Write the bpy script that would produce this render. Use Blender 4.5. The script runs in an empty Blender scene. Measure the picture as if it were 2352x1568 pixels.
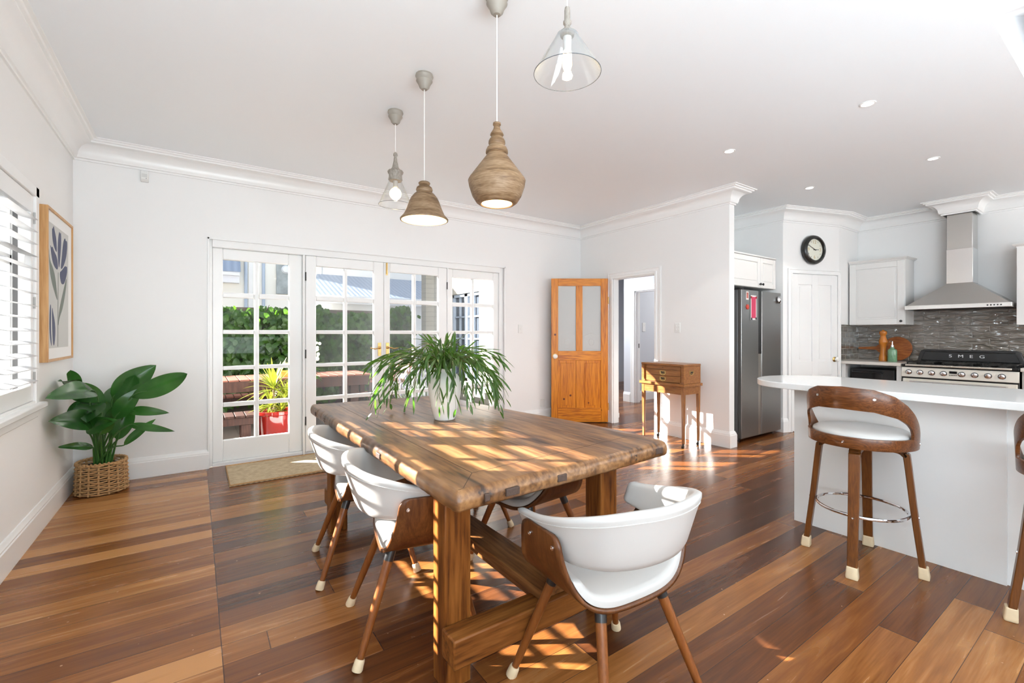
import bpy, bmesh, math, random
from mathutils import Vector, Matrix, Euler
random.seed(7)
S = bpy.context.scene
COL = S.collection
PI = math.pi

# ---------------------------------------------------------------- camera, world, sun, fill lights, exposure
cam_d = bpy.data.cameras.new('camera'); cam = bpy.data.objects.new('camera', cam_d); COL.objects.link(cam)
cam_d.sensor_width = 36.0; cam_d.lens = 16.0; cam_d.shift_y = -18.0 / 2352.0; cam_d.clip_start = 0.05
YAW = math.atan2(726, 1045.3)
cam.location = (0, 0, 1.262); cam.rotation_euler = (PI / 2, 0, -YAW)
S.camera = cam
W = bpy.data.worlds.new('sky'); S.world = W; W.use_nodes = True
bg = W.node_tree.nodes['Background']; bg.inputs[0].default_value = (0.76, 0.86, 1.0, 1); bg.inputs[1].default_value = 0.95
def add_light(name, kind, loc, energy, color=(1, 1, 1), direction=None, size=None, size_y=None):
    d = bpy.data.lights.new(name, kind); d.energy = energy; d.color = color
    o = bpy.data.objects.new(name, d); COL.objects.link(o); o.location = loc
    if direction is not None: o.rotation_euler = Vector(direction).to_track_quat('-Z', 'Y').to_euler()
    if kind == 'AREA':
        d.shape = 'RECTANGLE'; d.size = size; d.size_y = size_y
    elif size is not None and kind != 'SUN': d.shadow_soft_size = size
    return o
sun = add_light('sun', 'SUN', (-6, 8, 6), 32.0, (1.0, 0.965, 0.91), (1.28, -1.0, -0.70)); sun.data.angle = 0.0065
add_light('rear_fill_light', 'AREA', (0.9, -2.1, 1.0), 175, (0.80, 0.92, 1.0), (0, 0.45, 2.0), 2.8, 1.6)  # added fill lamp behind the camera, aimed up; no window there
add_light('rear_kitchen_fill_light', 'AREA', (6.1, -3.30, 1.1), 225, (1.0, 0.985, 0.96), (0, -0.6, 3.2), 3.0, 1.6)  # added fill lamp bouncing off ceiling and rear wall, no window behind it
add_light('side_fill_light', 'AREA', (-0.70, -1.4, 1.3), 80, (0.80, 0.92, 1.0), (1, 0.2, 1.4), 2.2, 1.3)  # added fill lamp by the solid left wall, out of view
add_light('hall_fill_light', 'AREA', (5.7, 6.2, 2.7), 55, (0.92, 0.96, 1.0), (0, 0, -1), 0.6, 0.6)  # unseen lamp added to brighten the hall, no fitting modelled
add_light('hall_room_fill_light', 'AREA', (8.0, 4.7, 2.7), 22, (1.0, 0.97, 0.93), (0, 0, -1), 0.5, 0.5)  # unseen lamp added to lift the grey wall in the side room
S.view_settings.view_transform = 'Standard'; S.view_settings.look = 'None'
S.view_settings.exposure = 0.50; S.view_settings.gamma = 1.0; S.view_settings.use_curve_mapping = False
S.cycles.max_bounces = 10; S.cycles.diffuse_bounces = 5; S.cycles.transparent_max_bounces = 24
S.cycles.caustics_reflective = False; S.cycles.caustics_refractive = False
S.cycles.sample_clamp_indirect = 6.0

# ---------------------------------------------------------------- materials
def new_mat(name):
    m = bpy.data.materials.new(name); m.use_nodes = True
    return m, m.node_tree.nodes, m.node_tree.links, m.node_tree.nodes['Principled BSDF']
def math_node(N, L, op, a, b=None, c=None):
    n = N.new('ShaderNodeMath'); n.operation = op
    for k, v in enumerate((a, b, c)):
        if v is None: continue
        if isinstance(v, (int, float)): n.inputs[k].default_value = v
        else: L.new(v, n.inputs[k])
    return n.outputs[0]
def plain(name, c, rough=0.5, metal=0.0, spec=0.5, bump=0.0, bscale=60, var=0.0, coat=0.0, emit=None, es=0.0):
    m, N, L, b = new_mat(name)
    b.inputs['Base Color'].default_value = (*c, 1); b.inputs['Roughness'].default_value = rough
    b.inputs['Metallic'].default_value = metal; b.inputs['Specular IOR Level'].default_value = spec
    b.inputs['Coat Weight'].default_value = coat
    if emit: b.inputs['Emission Color'].default_value = (*emit, 1); b.inputs['Emission Strength'].default_value = es
    t = N.new('ShaderNodeTexCoord'); n = N.new('ShaderNodeTexNoise'); n.inputs['Scale'].default_value = bscale; n.inputs['Detail'].default_value = 4
    L.new(t.outputs['Object'], n.inputs['Vector'])
    if var:
        mx = N.new('ShaderNodeMix'); mx.data_type = 'RGBA'
        mx.inputs[6].default_value = (*[x * (1 - var) for x in c], 1); mx.inputs[7].default_value = (*[min(1, x * (1 + var)) for x in c], 1)
        L.new(n.outputs['Fac'], mx.inputs[0]); L.new(mx.outputs[2], b.inputs['Base Color'])
    if bump:
        bp = N.new('ShaderNodeBump'); bp.inputs['Strength'].default_value = bump; bp.inputs['Distance'].default_value = 0.002
        L.new(n.outputs['Fac'], bp.inputs['Height']); L.new(bp.outputs['Normal'], b.inputs['Normal'])
    return m
def ramp(N, stops):
    r = N.new('ShaderNodeValToRGB'); e = r.color_ramp.elements
    while len(e) < len(stops): e.new(0.5)
    for k, (p, c) in enumerate(stops): e[k].position = p; e[k].color = (*c, 1)
    return r
def wood(name, stops, axis='Y', scale=14.0, stretch=0.07, rough=0.35, bump=0.15, coat=0.0, knots=None, swirl=2.5, sc3=None, spec=0.35):
    m, N, L, b = new_mat(name); b.inputs['Specular IOR Level'].default_value = spec
    t = N.new('ShaderNodeTexCoord'); mp = N.new('ShaderNodeMapping'); L.new(t.outputs['Object'], mp.inputs[0])
    sc = [scale] * 3; sc['XYZ'.index(axis)] = scale * stretch; mp.inputs['Scale'].default_value = sc3 or sc
    n1 = N.new('ShaderNodeTexNoise'); n1.inputs['Scale'].default_value = 1.0; n1.inputs['Detail'].default_value = 3; n1.inputs['Distortion'].default_value = swirl
    n2 = N.new('ShaderNodeTexNoise'); n2.inputs['Scale'].default_value = 7.0; n2.inputs['Detail'].default_value = 5
    L.new(mp.outputs[0], n1.inputs['Vector']); L.new(mp.outputs[0], n2.inputs['Vector'])
    mx = N.new('ShaderNodeMix'); mx.inputs[0].default_value = 0.45
    L.new(n1.outputs['Fac'], mx.inputs[2]); L.new(n2.outputs['Fac'], mx.inputs[3])
    r = ramp(N, stops); L.new(math_node(N, L, 'MULTIPLY_ADD', mx.outputs[0], 1.45, -0.225), r.inputs[0])
    col = r.outputs[0]
    if knots:
        v = N.new('ShaderNodeTexVoronoi'); v.inputs['Scale'].default_value = knots[0]; v.inputs['Randomness'].default_value = 1.0
        L.new(t.outputs['Object'], v.inputs['Vector'])
        kr = ramp(N, [(0.0, (1, 1, 1)), (knots[1], (1, 1, 1)), (knots[1] * 1.6, (0, 0, 0))]); L.new(v.outputs['Distance'], kr.inputs[0])
        k2 = N.new('ShaderNodeMix'); k2.data_type = 'RGBA'; k2.inputs[7].default_value = (*knots[2], 1)
        L.new(kr.outputs[0], k2.inputs[0]); L.new(col, k2.inputs[6]); col = k2.outputs[2]
    L.new(col, b.inputs['Base Color']); b.inputs['Roughness'].default_value = rough; b.inputs['Coat Weight'].default_value = coat; b.inputs['Coat Roughness'].default_value = 0.15
    if bump:
        bp = N.new('ShaderNodeBump'); bp.inputs['Strength'].default_value = bump; bp.inputs['Distance'].default_value = 0.002
        L.new(mx.outputs[0], bp.inputs['Height']); L.new(bp.outputs['Normal'], b.inputs['Normal'])
    return m
def thin_glass(name, tint=(1, 1, 1), rough=0.0, edge=0.0, haze=0.0, hazec=(0.5, 0.5, 0.5), fres=1.45):
    m, N, L, b = new_mat(name); N.remove(b); out = N['Material Output']
    tr = N.new('ShaderNodeBsdfTransparent'); tr.inputs[0].default_value = (*tint, 1)
    gl = N.new('ShaderNodeBsdfGlossy'); gl.inputs['Roughness'].default_value = rough
    fw = N.new('ShaderNodeLayerWeight'); fw.inputs[0].default_value = 0.5
    r0 = ((fres - 1) / (fres + 1)) ** 2
    fo = math_node(N, L, 'MULTIPLY_ADD', math_node(N, L, 'POWER', fw.outputs['Facing'], 5.0), 0.9 * (1 if fres > 1.1 else 0.05), r0)
    mx = N.new('ShaderNodeMixShader'); L.new(fo, mx.inputs[0]); L.new(tr.outputs[0], mx.inputs[1]); L.new(gl.outputs[0], mx.inputs[2])
    last = mx.outputs[0]
    if edge:
        lw = N.new('ShaderNodeLayerWeight'); lw.inputs[0].default_value = 0.25
        pw = N.new('ShaderNodeMath'); pw.operation = 'POWER'; pw.inputs[1].default_value = 2.0; L.new(lw.outputs['Facing'], pw.inputs[0])
        mu = N.new('ShaderNodeMath'); mu.operation = 'MULTIPLY'; mu.inputs[1].default_value = edge; L.new(pw.outputs[0], mu.inputs[0])
        df = N.new('ShaderNodeBsdfDiffuse'); df.inputs[0].default_value = (0.35, 0.37, 0.38, 1)
        m2 = N.new('ShaderNodeMixShader'); L.new(mu.outputs[0], m2.inputs[0]); L.new(last, m2.inputs[1]); L.new(df.outputs[0], m2.inputs[2]); last = m2.outputs[0]
    if haze:
        df = N.new('ShaderNodeBsdfDiffuse'); df.inputs[0].default_value = (*hazec, 1)
        m2 = N.new('ShaderNodeMixShader'); m2.inputs[0].default_value = haze; L.new(last, m2.inputs[1]); L.new(df.outputs[0], m2.inputs[2]); last = m2.outputs[0]
    L.new(last, out.inputs[0]); return m
def leaf_mat(name, c0, c1, scale=6, transl=0.35, rough=0.35, tc=None):
    m, N, L, b = new_mat(name); out = N['Material Output']
    t = N.new('ShaderNodeTexCoord'); n = N.new('ShaderNodeTexNoise'); n.inputs['Scale'].default_value = scale; n.inputs['Detail'].default_value = 3
    L.new(t.outputs['Object'], n.inputs['Vector']); r = ramp(N, [(0.3, c0), (0.7, c1)]); L.new(n.outputs['Fac'], r.inputs[0])
    L.new(r.outputs[0], b.inputs['Base Color']); b.inputs['Roughness'].default_value = rough
    tl = N.new('ShaderNodeBsdfTranslucent'); tl.inputs[0].default_value = (*(tc or c1), 1)
    mx = N.new('ShaderNodeMixShader'); mx.inputs[0].default_value = transl
    L.new(b.outputs[0], mx.inputs[1]); L.new(tl.outputs[0], mx.inputs[2]); L.new(mx.outputs[0], out.inputs[0]); return m

def floor_mat():
    m, N, L, b = new_mat('jarrah_floorboards')
    M = lambda op, a, bb=None, c=None: math_node(N, L, op, a, bb, c)
    t = N.new('ShaderNodeTexCoord'); sp = N.new('ShaderNodeSeparateXYZ'); L.new(t.outputs['Object'], sp.inputs[0])
    x, y = sp.outputs[0], sp.outputs[1]
    v = M('DIVIDE', M('SUBTRACT', y, 0.045), 0.1335); row = M('FLOOR', v); fv = M('FRACT', v)
    wn = N.new('ShaderNodeTexWhiteNoise'); wn.noise_dimensions = '1D'; L.new(row, wn.inputs['W'])
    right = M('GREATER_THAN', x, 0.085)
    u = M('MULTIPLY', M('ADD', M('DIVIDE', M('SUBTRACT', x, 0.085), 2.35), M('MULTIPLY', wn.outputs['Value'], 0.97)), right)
    seg = M('MULTIPLY_ADD', right, 1.0, M('FLOOR', u)); fu = M('FRACT', u)
    w2 = N.new('ShaderNodeTexWhiteNoise'); w2.noise_dimensions = '2D'; cb = N.new('ShaderNodeCombineXYZ')
    L.new(row, cb.inputs[0]); L.new(seg, cb.inputs[1]); L.new(cb.outputs[0], w2.inputs['Vector'])
    rnd = w2.outputs['Value']
    cb2 = N.new('ShaderNodeCombineXYZ'); L.new(M('MULTIPLY', x, 1.1), cb2.inputs[0]); L.new(M('MULTIPLY', y, 17.0), cb2.inputs[1]); L.new(M('MULTIPLY', M('ADD', rnd, row), 7.3), cb2.inputs[2])
    n1 = N.new('ShaderNodeTexNoise'); n1.inputs['Scale'].default_value = 1.0; n1.inputs['Detail'].default_value = 5; n1.inputs['Distortion'].default_value = 1.2; L.new(cb2.outputs[0], n1.inputs['Vector'])
    cb3 = N.new('ShaderNodeCombineXYZ'); L.new(M('MULTIPLY', x, 6.0), cb3.inputs[0]); L.new(M('MULTIPLY', y, 160.0), cb3.inputs[1]); L.new(M('MULTIPLY', rnd, 31.0), cb3.inputs[2])
    n2 = N.new('ShaderNodeTexNoise'); n2.inputs['Scale'].default_value = 1.0; n2.inputs['Detail'].default_value = 3; L.new(cb3.outputs[0], n2.inputs['Vector'])
    tone = M('ADD', M('MULTIPLY', rnd, 0.70), M('ADD', M('MULTIPLY', M('SUBTRACT', n1.outputs['Fac'], 0.5), 0.75), M('MULTIPLY', M('SUBTRACT', n2.outputs['Fac'], 0.5), 0.22)))
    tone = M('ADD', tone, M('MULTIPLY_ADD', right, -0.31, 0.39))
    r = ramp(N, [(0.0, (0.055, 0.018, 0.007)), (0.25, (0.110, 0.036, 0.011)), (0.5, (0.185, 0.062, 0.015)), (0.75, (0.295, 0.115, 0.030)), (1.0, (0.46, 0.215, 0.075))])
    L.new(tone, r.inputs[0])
    e1 = M('LESS_THAN', fv, 0.018); e2 = M('MULTIPLY', M('LESS_THAN', fu, 0.0016), right)
    e3 = M('LESS_THAN', M('ABSOLUTE', M('SUBTRACT', x, 0.085)), 0.0018)
    gap = M('MAXIMUM', e1, M('MAXIMUM', e2, e3))
    # small pale knocks and scratches
    n3 = N.new('ShaderNodeTexNoise'); n3.inputs['Scale'].default_value = 34; n3.inputs['Detail'].default_value = 1; L.new(t.outputs['Object'], n3.inputs['Vector'])
    chip = M('GREATER_THAN', n3.outputs['Fac'], 0.79)
    mc = N.new('ShaderNodeMix'); mc.data_type = 'RGBA'; mc.inputs[7].default_value = (0.55, 0.30, 0.16, 1); L.new(M('MULTIPLY', chip, 0.7), mc.inputs[0]); L.new(r.outputs[0], mc.inputs[6])
    mg = N.new('ShaderNodeMix'); mg.data_type = 'RGBA'; mg.inputs[7].default_value = (0.035, 0.014, 0.008, 1); L.new(M('MULTIPLY', gap, 0.85), mg.inputs[0]); L.new(mc.outputs[2], mg.inputs[6])
    L.new(mg.outputs[2], b.inputs['Base Color'])
    L.new(M('MULTIPLY_ADD', n1.outputs['Fac'], 0.16, 0.17), b.inputs['Roughness']); b.inputs['Specular IOR Level'].default_value = 0.38
    bp = N.new('ShaderNodeBump'); bp.inputs['Strength'].default_value = 0.25; bp.inputs['Distance'].default_value = 0.0015
    hh = M('SUBTRACT', M('MULTIPLY', n2.outputs['Fac'], 0.12), gap); L.new(hh, bp.inputs['Height']); L.new(bp.outputs['Normal'], b.inputs['Normal'])
    return m
def tile_mat(name, bw, bh, axis, c0, c1, wave=1.0, mortar=(0.22, 0.19, 0.16), msize=0.012, rough=0.08):
    """glossy hand-made tiles; axis is the horizontal axis of the wall"""
    m, N, L, b = new_mat(name); t = N.new('ShaderNodeTexCoord'); sp = N.new('ShaderNodeSeparateXYZ'); L.new(t.outputs['Object'], sp.inputs[0])
    cb = N.new('ShaderNodeCombineXYZ'); L.new(sp.outputs['XYZ'.index(axis)], cb.inputs[0]); L.new(sp.outputs[2], cb.inputs[1])
    br = N.new('ShaderNodeTexBrick'); br.inputs['Scale'].default_value = 1.0; br.inputs['Brick Width'].default_value = bw; br.inputs['Row Height'].default_value = bh
    br.inputs['Mortar Size'].default_value = msize * bh * 4.5; br.inputs['Mortar Smooth'].default_value = 0.6; br.offset = 0.5
    br.inputs['Color1'].default_value = (*c0, 1); br.inputs['Color2'].default_value = (*c1, 1); br.inputs['Mortar'].default_value = (*mortar, 1)
    L.new(cb.outputs[0], br.inputs['Vector']); L.new(br.outputs['Color'], b.inputs['Base Color'])
    n = N.new('ShaderNodeTexNoise'); n.inputs['Scale'].default_value = 1.0; n.inputs['Detail'].default_value = 1.5; n.inputs['Distortion'].default_value = 0.6
    mp = N.new('ShaderNodeMapping'); mp.inputs['Scale'].default_value = (9, 9, 26); L.new(t.outputs['Object'], mp.inputs[0]); L.new(mp.outputs[0], n.inputs['Vector'])
    h = math_node(N, L, 'MULTIPLY_ADD', n.outputs['Fac'], wave, math_node(N, L, 'MULTIPLY', br.outputs['Fac'], -0.5))
    bp = N.new('ShaderNodeBump'); bp.inputs['Strength'].default_value = 1.0; bp.inputs['Distance'].default_value = 0.03
    L.new(h, bp.inputs['Height']); L.new(bp.outputs['Normal'], b.inputs['Normal']); b.inputs['Roughness'].default_value = rough; b.inputs['IOR'].default_value = 2.1; b.inputs['Coat Weight'].default_value = 0.5; b.inputs['Coat Roughness'].default_value = 0.05
    return m
def brushed(name, c, rough, axis='Z', fine=300):
    m, N, L, b = new_mat(name); t = N.new('ShaderNodeTexCoord'); mp = N.new('ShaderNodeMapping'); L.new(t.outputs['Object'], mp.inputs[0])
    sc = [fine] * 3; sc['XYZ'.index(axis)] = 3; mp.inputs['Scale'].default_value = sc
    n = N.new('ShaderNodeTexNoise'); n.inputs['Scale'].default_value = 1; L.new(mp.outputs[0], n.inputs['Vector'])
    b.inputs['Base Color'].default_value = (*c, 1); b.inputs['Metallic'].default_value = 1.0
    L.new(math_node(N, L, 'MULTIPLY_ADD', n.outputs['Fac'], 0.07, rough - 0.035), b.inputs['Roughness']); return m
def brick_paint(name, c, bw=0.24, bh=0.086, axis='Y', bump=0.5):
    m, N, L, b = new_mat(name); t = N.new('ShaderNodeTexCoord'); sp = N.new('ShaderNodeSeparateXYZ'); L.new(t.outputs['Object'], sp.inputs[0])
    cb = N.new('ShaderNodeCombineXYZ'); L.new(sp.outputs['XYZ'.index(axis)], cb.inputs[0]); L.new(sp.outputs[2], cb.inputs[1])
    br = N.new('ShaderNodeTexBrick'); br.inputs['Scale'].default_value = 1; br.inputs['Brick Width'].default_value = bw; br.inputs['Row Height'].default_value = bh; br.inputs['Mortar Size'].default_value = 0.006
    br.inputs['Color1'].default_value = (*c, 1); br.inputs['Color2'].default_value = (*[x * 0.96 for x in c], 1); br.inputs['Mortar'].default_value = (*[x * 0.8 for x in c], 1)
    L.new(cb.outputs[0], br.inputs['Vector']); L.new(br.outputs['Color'], b.inputs['Base Color']); b.inputs['Roughness'].default_value = 0.8
    bp = N.new('ShaderNodeBump'); bp.invert = True; bp.inputs['Strength'].default_value = bump; bp.inputs['Distance'].default_value = 0.006; L.new(br.outputs['Fac'], bp.inputs['Height']); L.new(bp.outputs['Normal'], b.inputs['Normal'])
    return m
def stripe_mat(name, c0, c1, axis, freq, bump=0.6, rough=0.4, bands=None):
    m, N, L, b = new_mat(name); t = N.new('ShaderNodeTexCoord'); sp = N.new('ShaderNodeSeparateXYZ'); L.new(t.outputs['Object'], sp.inputs[0])
    s = math_node(N, L, 'SINE', math_node(N, L, 'MULTIPLY', sp.outputs['XYZ'.index(axis)], freq * 2 * PI))
    f = math_node(N, L, 'MULTIPLY_ADD', s, 0.5, 0.5); r = ramp(N, [(0.0, c0), (1.0, c1)]); L.new(f, r.inputs[0]); L.new(r.outputs[0], b.inputs['Base Color'])
    bp = N.new('ShaderNodeBump'); bp.inputs['Strength'].default_value = bump; bp.inputs['Distance'].default_value = 0.01; L.new(f, bp.inputs['Height']); L.new(bp.outputs['Normal'], b.inputs['Normal'])
    b.inputs['Roughness'].default_value = rough; return m
def weave_mat(name, c0, c1, fx=160, fy=90):
    m, N, L, b = new_mat(name); t = N.new('ShaderNodeTexCoord'); sp = N.new('ShaderNodeSeparateXYZ'); L.new(t.outputs['Object'], sp.inputs[0])
    a = math_node(N, L, 'SINE', math_node(N, L, 'MULTIPLY', sp.outputs[0], fx)); c = math_node(N, L, 'SINE', math_node(N, L, 'MULTIPLY', sp.outputs[1], fy))
    n = N.new('ShaderNodeTexNoise'); n.inputs['Scale'].default_value = 25; L.new(t.outputs['Object'], n.inputs['Vector'])
    f = math_node(N, L, 'ADD', math_node(N, L, 'MULTIPLY_ADD', math_node(N, L, 'MULTIPLY', a, c), 0.3, 0.2), math_node(N, L, 'MULTIPLY', n.outputs['Fac'], 0.6))
    r = ramp(N, [(0.1, c0), (0.9, c1)]); L.new(f, r.inputs[0]); L.new(r.outputs[0], b.inputs['Base Color']); b.inputs['Roughness'].default_value = 0.9
    bp = N.new('ShaderNodeBump'); bp.inputs['Strength'].default_value = 0.8; bp.inputs['Distance'].default_value = 0.004; L.new(f, bp.inputs['Height']); L.new(bp.outputs['Normal'], b.inputs['Normal']); return m

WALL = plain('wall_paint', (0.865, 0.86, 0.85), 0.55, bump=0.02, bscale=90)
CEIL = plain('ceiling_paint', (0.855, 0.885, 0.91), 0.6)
TRIM = plain('gloss_trim_paint', (0.87, 0.87, 0.86), 0.28)
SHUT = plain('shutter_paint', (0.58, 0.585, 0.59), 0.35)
NICKEL = plain('dull_nickel', (0.42, 0.42, 0.41), 0.4)
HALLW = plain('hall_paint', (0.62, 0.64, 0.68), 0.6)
CABW = plain('cabinet_white', (0.80, 0.79, 0.77), 0.35)
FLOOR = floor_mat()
GLASS = thin_glass('window_glass', fres=1.2)
SCREENED = thin_glass('insect_screen', tint=(0.80, 0.81, 0.82), haze=0.16, hazec=(0.26, 0.27, 0.28), fres=1.02)
LAMPGLASS = thin_glass('pendant_glass', tint=(0.97, 0.975, 0.975), edge=0.8, fres=1.4)
FROST = plain('etched_glass', (0.52, 0.53, 0.52), 0.4, spec=0.3)
BRASS = plain('aged_brass', (0.62, 0.42, 0.16), 0.3, metal=1.0, var=0.25, bscale=40)
CHROME = plain('chrome', (0.80, 0.80, 0.82), 0.08, metal=1.0)
STEEL = brushed('brushed_steel', (0.60, 0.59, 0.57), 0.30)
FSTEEL = brushed('fridge_steel', (0.33, 0.33, 0.325), 0.33)
BLACK = plain('black_plastic', (0.012, 0.012, 0.013), 0.3)
BLACKG = plain('black_gloss', (0.008, 0.008, 0.009), 0.08)
IRON = plain('dark_iron', (0.03, 0.028, 0.026), 0.45, metal=0.6)
VINYL = plain('white_vinyl', (0.50, 0.488, 0.472), 0.33, bump=0.05, bscale=260)
RUBBER = plain('cream_rubber', (0.72, 0.58, 0.38), 0.5, var=0.08)
WALNUT = wood('walnut_ply', [(0.2, (0.055, 0.018, 0.006)), (0.5, (0.105, 0.036, 0.011)), (0.8, (0.17, 0.062, 0.019))], 'Z', 26, 0.08, 0.32, 0.05, 0.1)
WALNUTH = wood('walnut_ply_horizontal', [(0.25, (0.055, 0.017, 0.005)), (0.5, (0.115, 0.037, 0.010)), (0.75, (0.20, 0.070, 0.020))], 'Y', 24, 0.10, 0.30, 0.05, 0.15, swirl=4)
CLEG = wood('chair_leg_wood', [(0.2, (0.15, 0.042, 0.009)), (0.8, (0.25, 0.083, 0.018))], 'Z', 30, 0.06, 0.32, 0.03, 0.1)
SLEG = wood('stool_leg_wood', [(0.2, (0.075, 0.024, 0.007)), (0.8, (0.20, 0.070, 0.016))], 'Z', 34, 0.05, 0.32, 0.03, 0.1)
TABLETOP = wood('rustic_table_top', [(0.30, (0.035, 0.016, 0.008)), (0.41, (0.110, 0.048, 0.018)), (0.52, (0.180, 0.083, 0.031)), (0.68, (0.28, 0.140, 0.055))], 'Y', 8, 0.12, 0.30, 0.7, 0.0, swirl=1.5, spec=0.5)
TABLELEG = wood('rustic_table_leg', [(0.3, (0.055, 0.015, 0.004)), (0.45, (0.165, 0.052, 0.010)), (0.7, (0.28, 0.105, 0.022))], 'Z', 11, 0.08, 0.38, 0.3, 0.0, knots=(5.0, 0.06, (0.04, 0.013, 0.006)), spec=0.2)
TABLERAIL = wood('rustic_table_rail', [(0.3, (0.055, 0.020, 0.007)), (0.45, (0.155, 0.060, 0.018)), (0.7, (0.26, 0.115, 0.040))], 'Y', 11, 0.08, 0.38, 0.3, spec=0.2)
TABLERAILX = wood('rustic_table_beam', [(0.3, (0.060, 0.018, 0.005)), (0.45, (0.170, 0.056, 0.012)), (0.7, (0.27, 0.105, 0.026))], 'X', 11, 0.08, 0.38, 0.3, spec=0.2)
DARKINLAY = plain('dark_wood_plug', (0.055, 0.030, 0.020), 0.6, bump=0.6, bscale=120, var=0.5)
PINE = wood('orange_pine', [(0.3, (0.40, 0.105, 0.006)), (0.5, (0.62, 0.205, 0.010)), (0.7, (0.72, 0.275, 0.020))], 'Z', 16, 0.06, 0.35, 0.05, 0.0, knots=(6.5, 0.075, (0.11, 0.022, 0.006)))
PINEX = wood('orange_pine_rail', [(0.3, (0.36, 0.090, 0.006)), (0.5, (0.62, 0.205, 0.010)), (0.7, (0.72, 0.275, 0.020))], 'X', 14, 0.10, 0.35, 0.05, 0.0)
OAK = wood('pale_oak', [(0.25, (0.42, 0.21, 0.075)), (0.5, (0.56, 0.31, 0.125)), (0.75, (0.64, 0.39, 0.18))], 'Z', 22, 0.05, 0.4, 0.08)
PENDW = wood('limed_turned_wood', [(0.3, (0.110, 0.062, 0.030)), (0.5, (0.195, 0.118, 0.060)), (0.7, (0.28, 0.19, 0.115))], 'X', 26, 0.25, 0.5, 0.05, sc3=(5, 5, 38), swirl=0.8)
PENDG = wood('grey_turned_wood', [(0.3, (0.20, 0.175, 0.145)), (0.7, (0.36, 0.32, 0.28))], 'Z', 40, 0.2, 0.55, 0.1)
CHESTW = wood('chestnut_cabinet_wood', [(0.25, (0.145, 0.050, 0.013)), (0.5, (0.27, 0.105, 0.028)), (0.75, (0.38, 0.165, 0.048))], 'Y', 22, 0.07, 0.3, 0.05, 0.05)
CHESTL = wood('chestnut_leg_wood', [(0.25, (0.145, 0.050, 0.013)), (0.5, (0.27, 0.105, 0.028)), (0.75, (0.38, 0.165, 0.048))], 'Z', 22, 0.07, 0.3, 0.05, 0.05)
BOARDW = wood('chopping_board_wood', [(0.25, (0.12, 0.030, 0.008)), (0.5, (0.27, 0.075, 0.016)), (0.75, (0.42, 0.16, 0.04))], 'Y', 16, 0.12, 0.4)
MILLW = plain('orange_mill_wood', (0.46, 0.15, 0.015), 0.3, var=0.2, bscale=20)
STONE = plain('white_quartz', (0.80, 0.80, 0.79), 0.08, spec=0.5, var=0.03, bscale=30)
CREAM = plain('cream_enamel', (0.78, 0.74, 0.66), 0.22)

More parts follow.
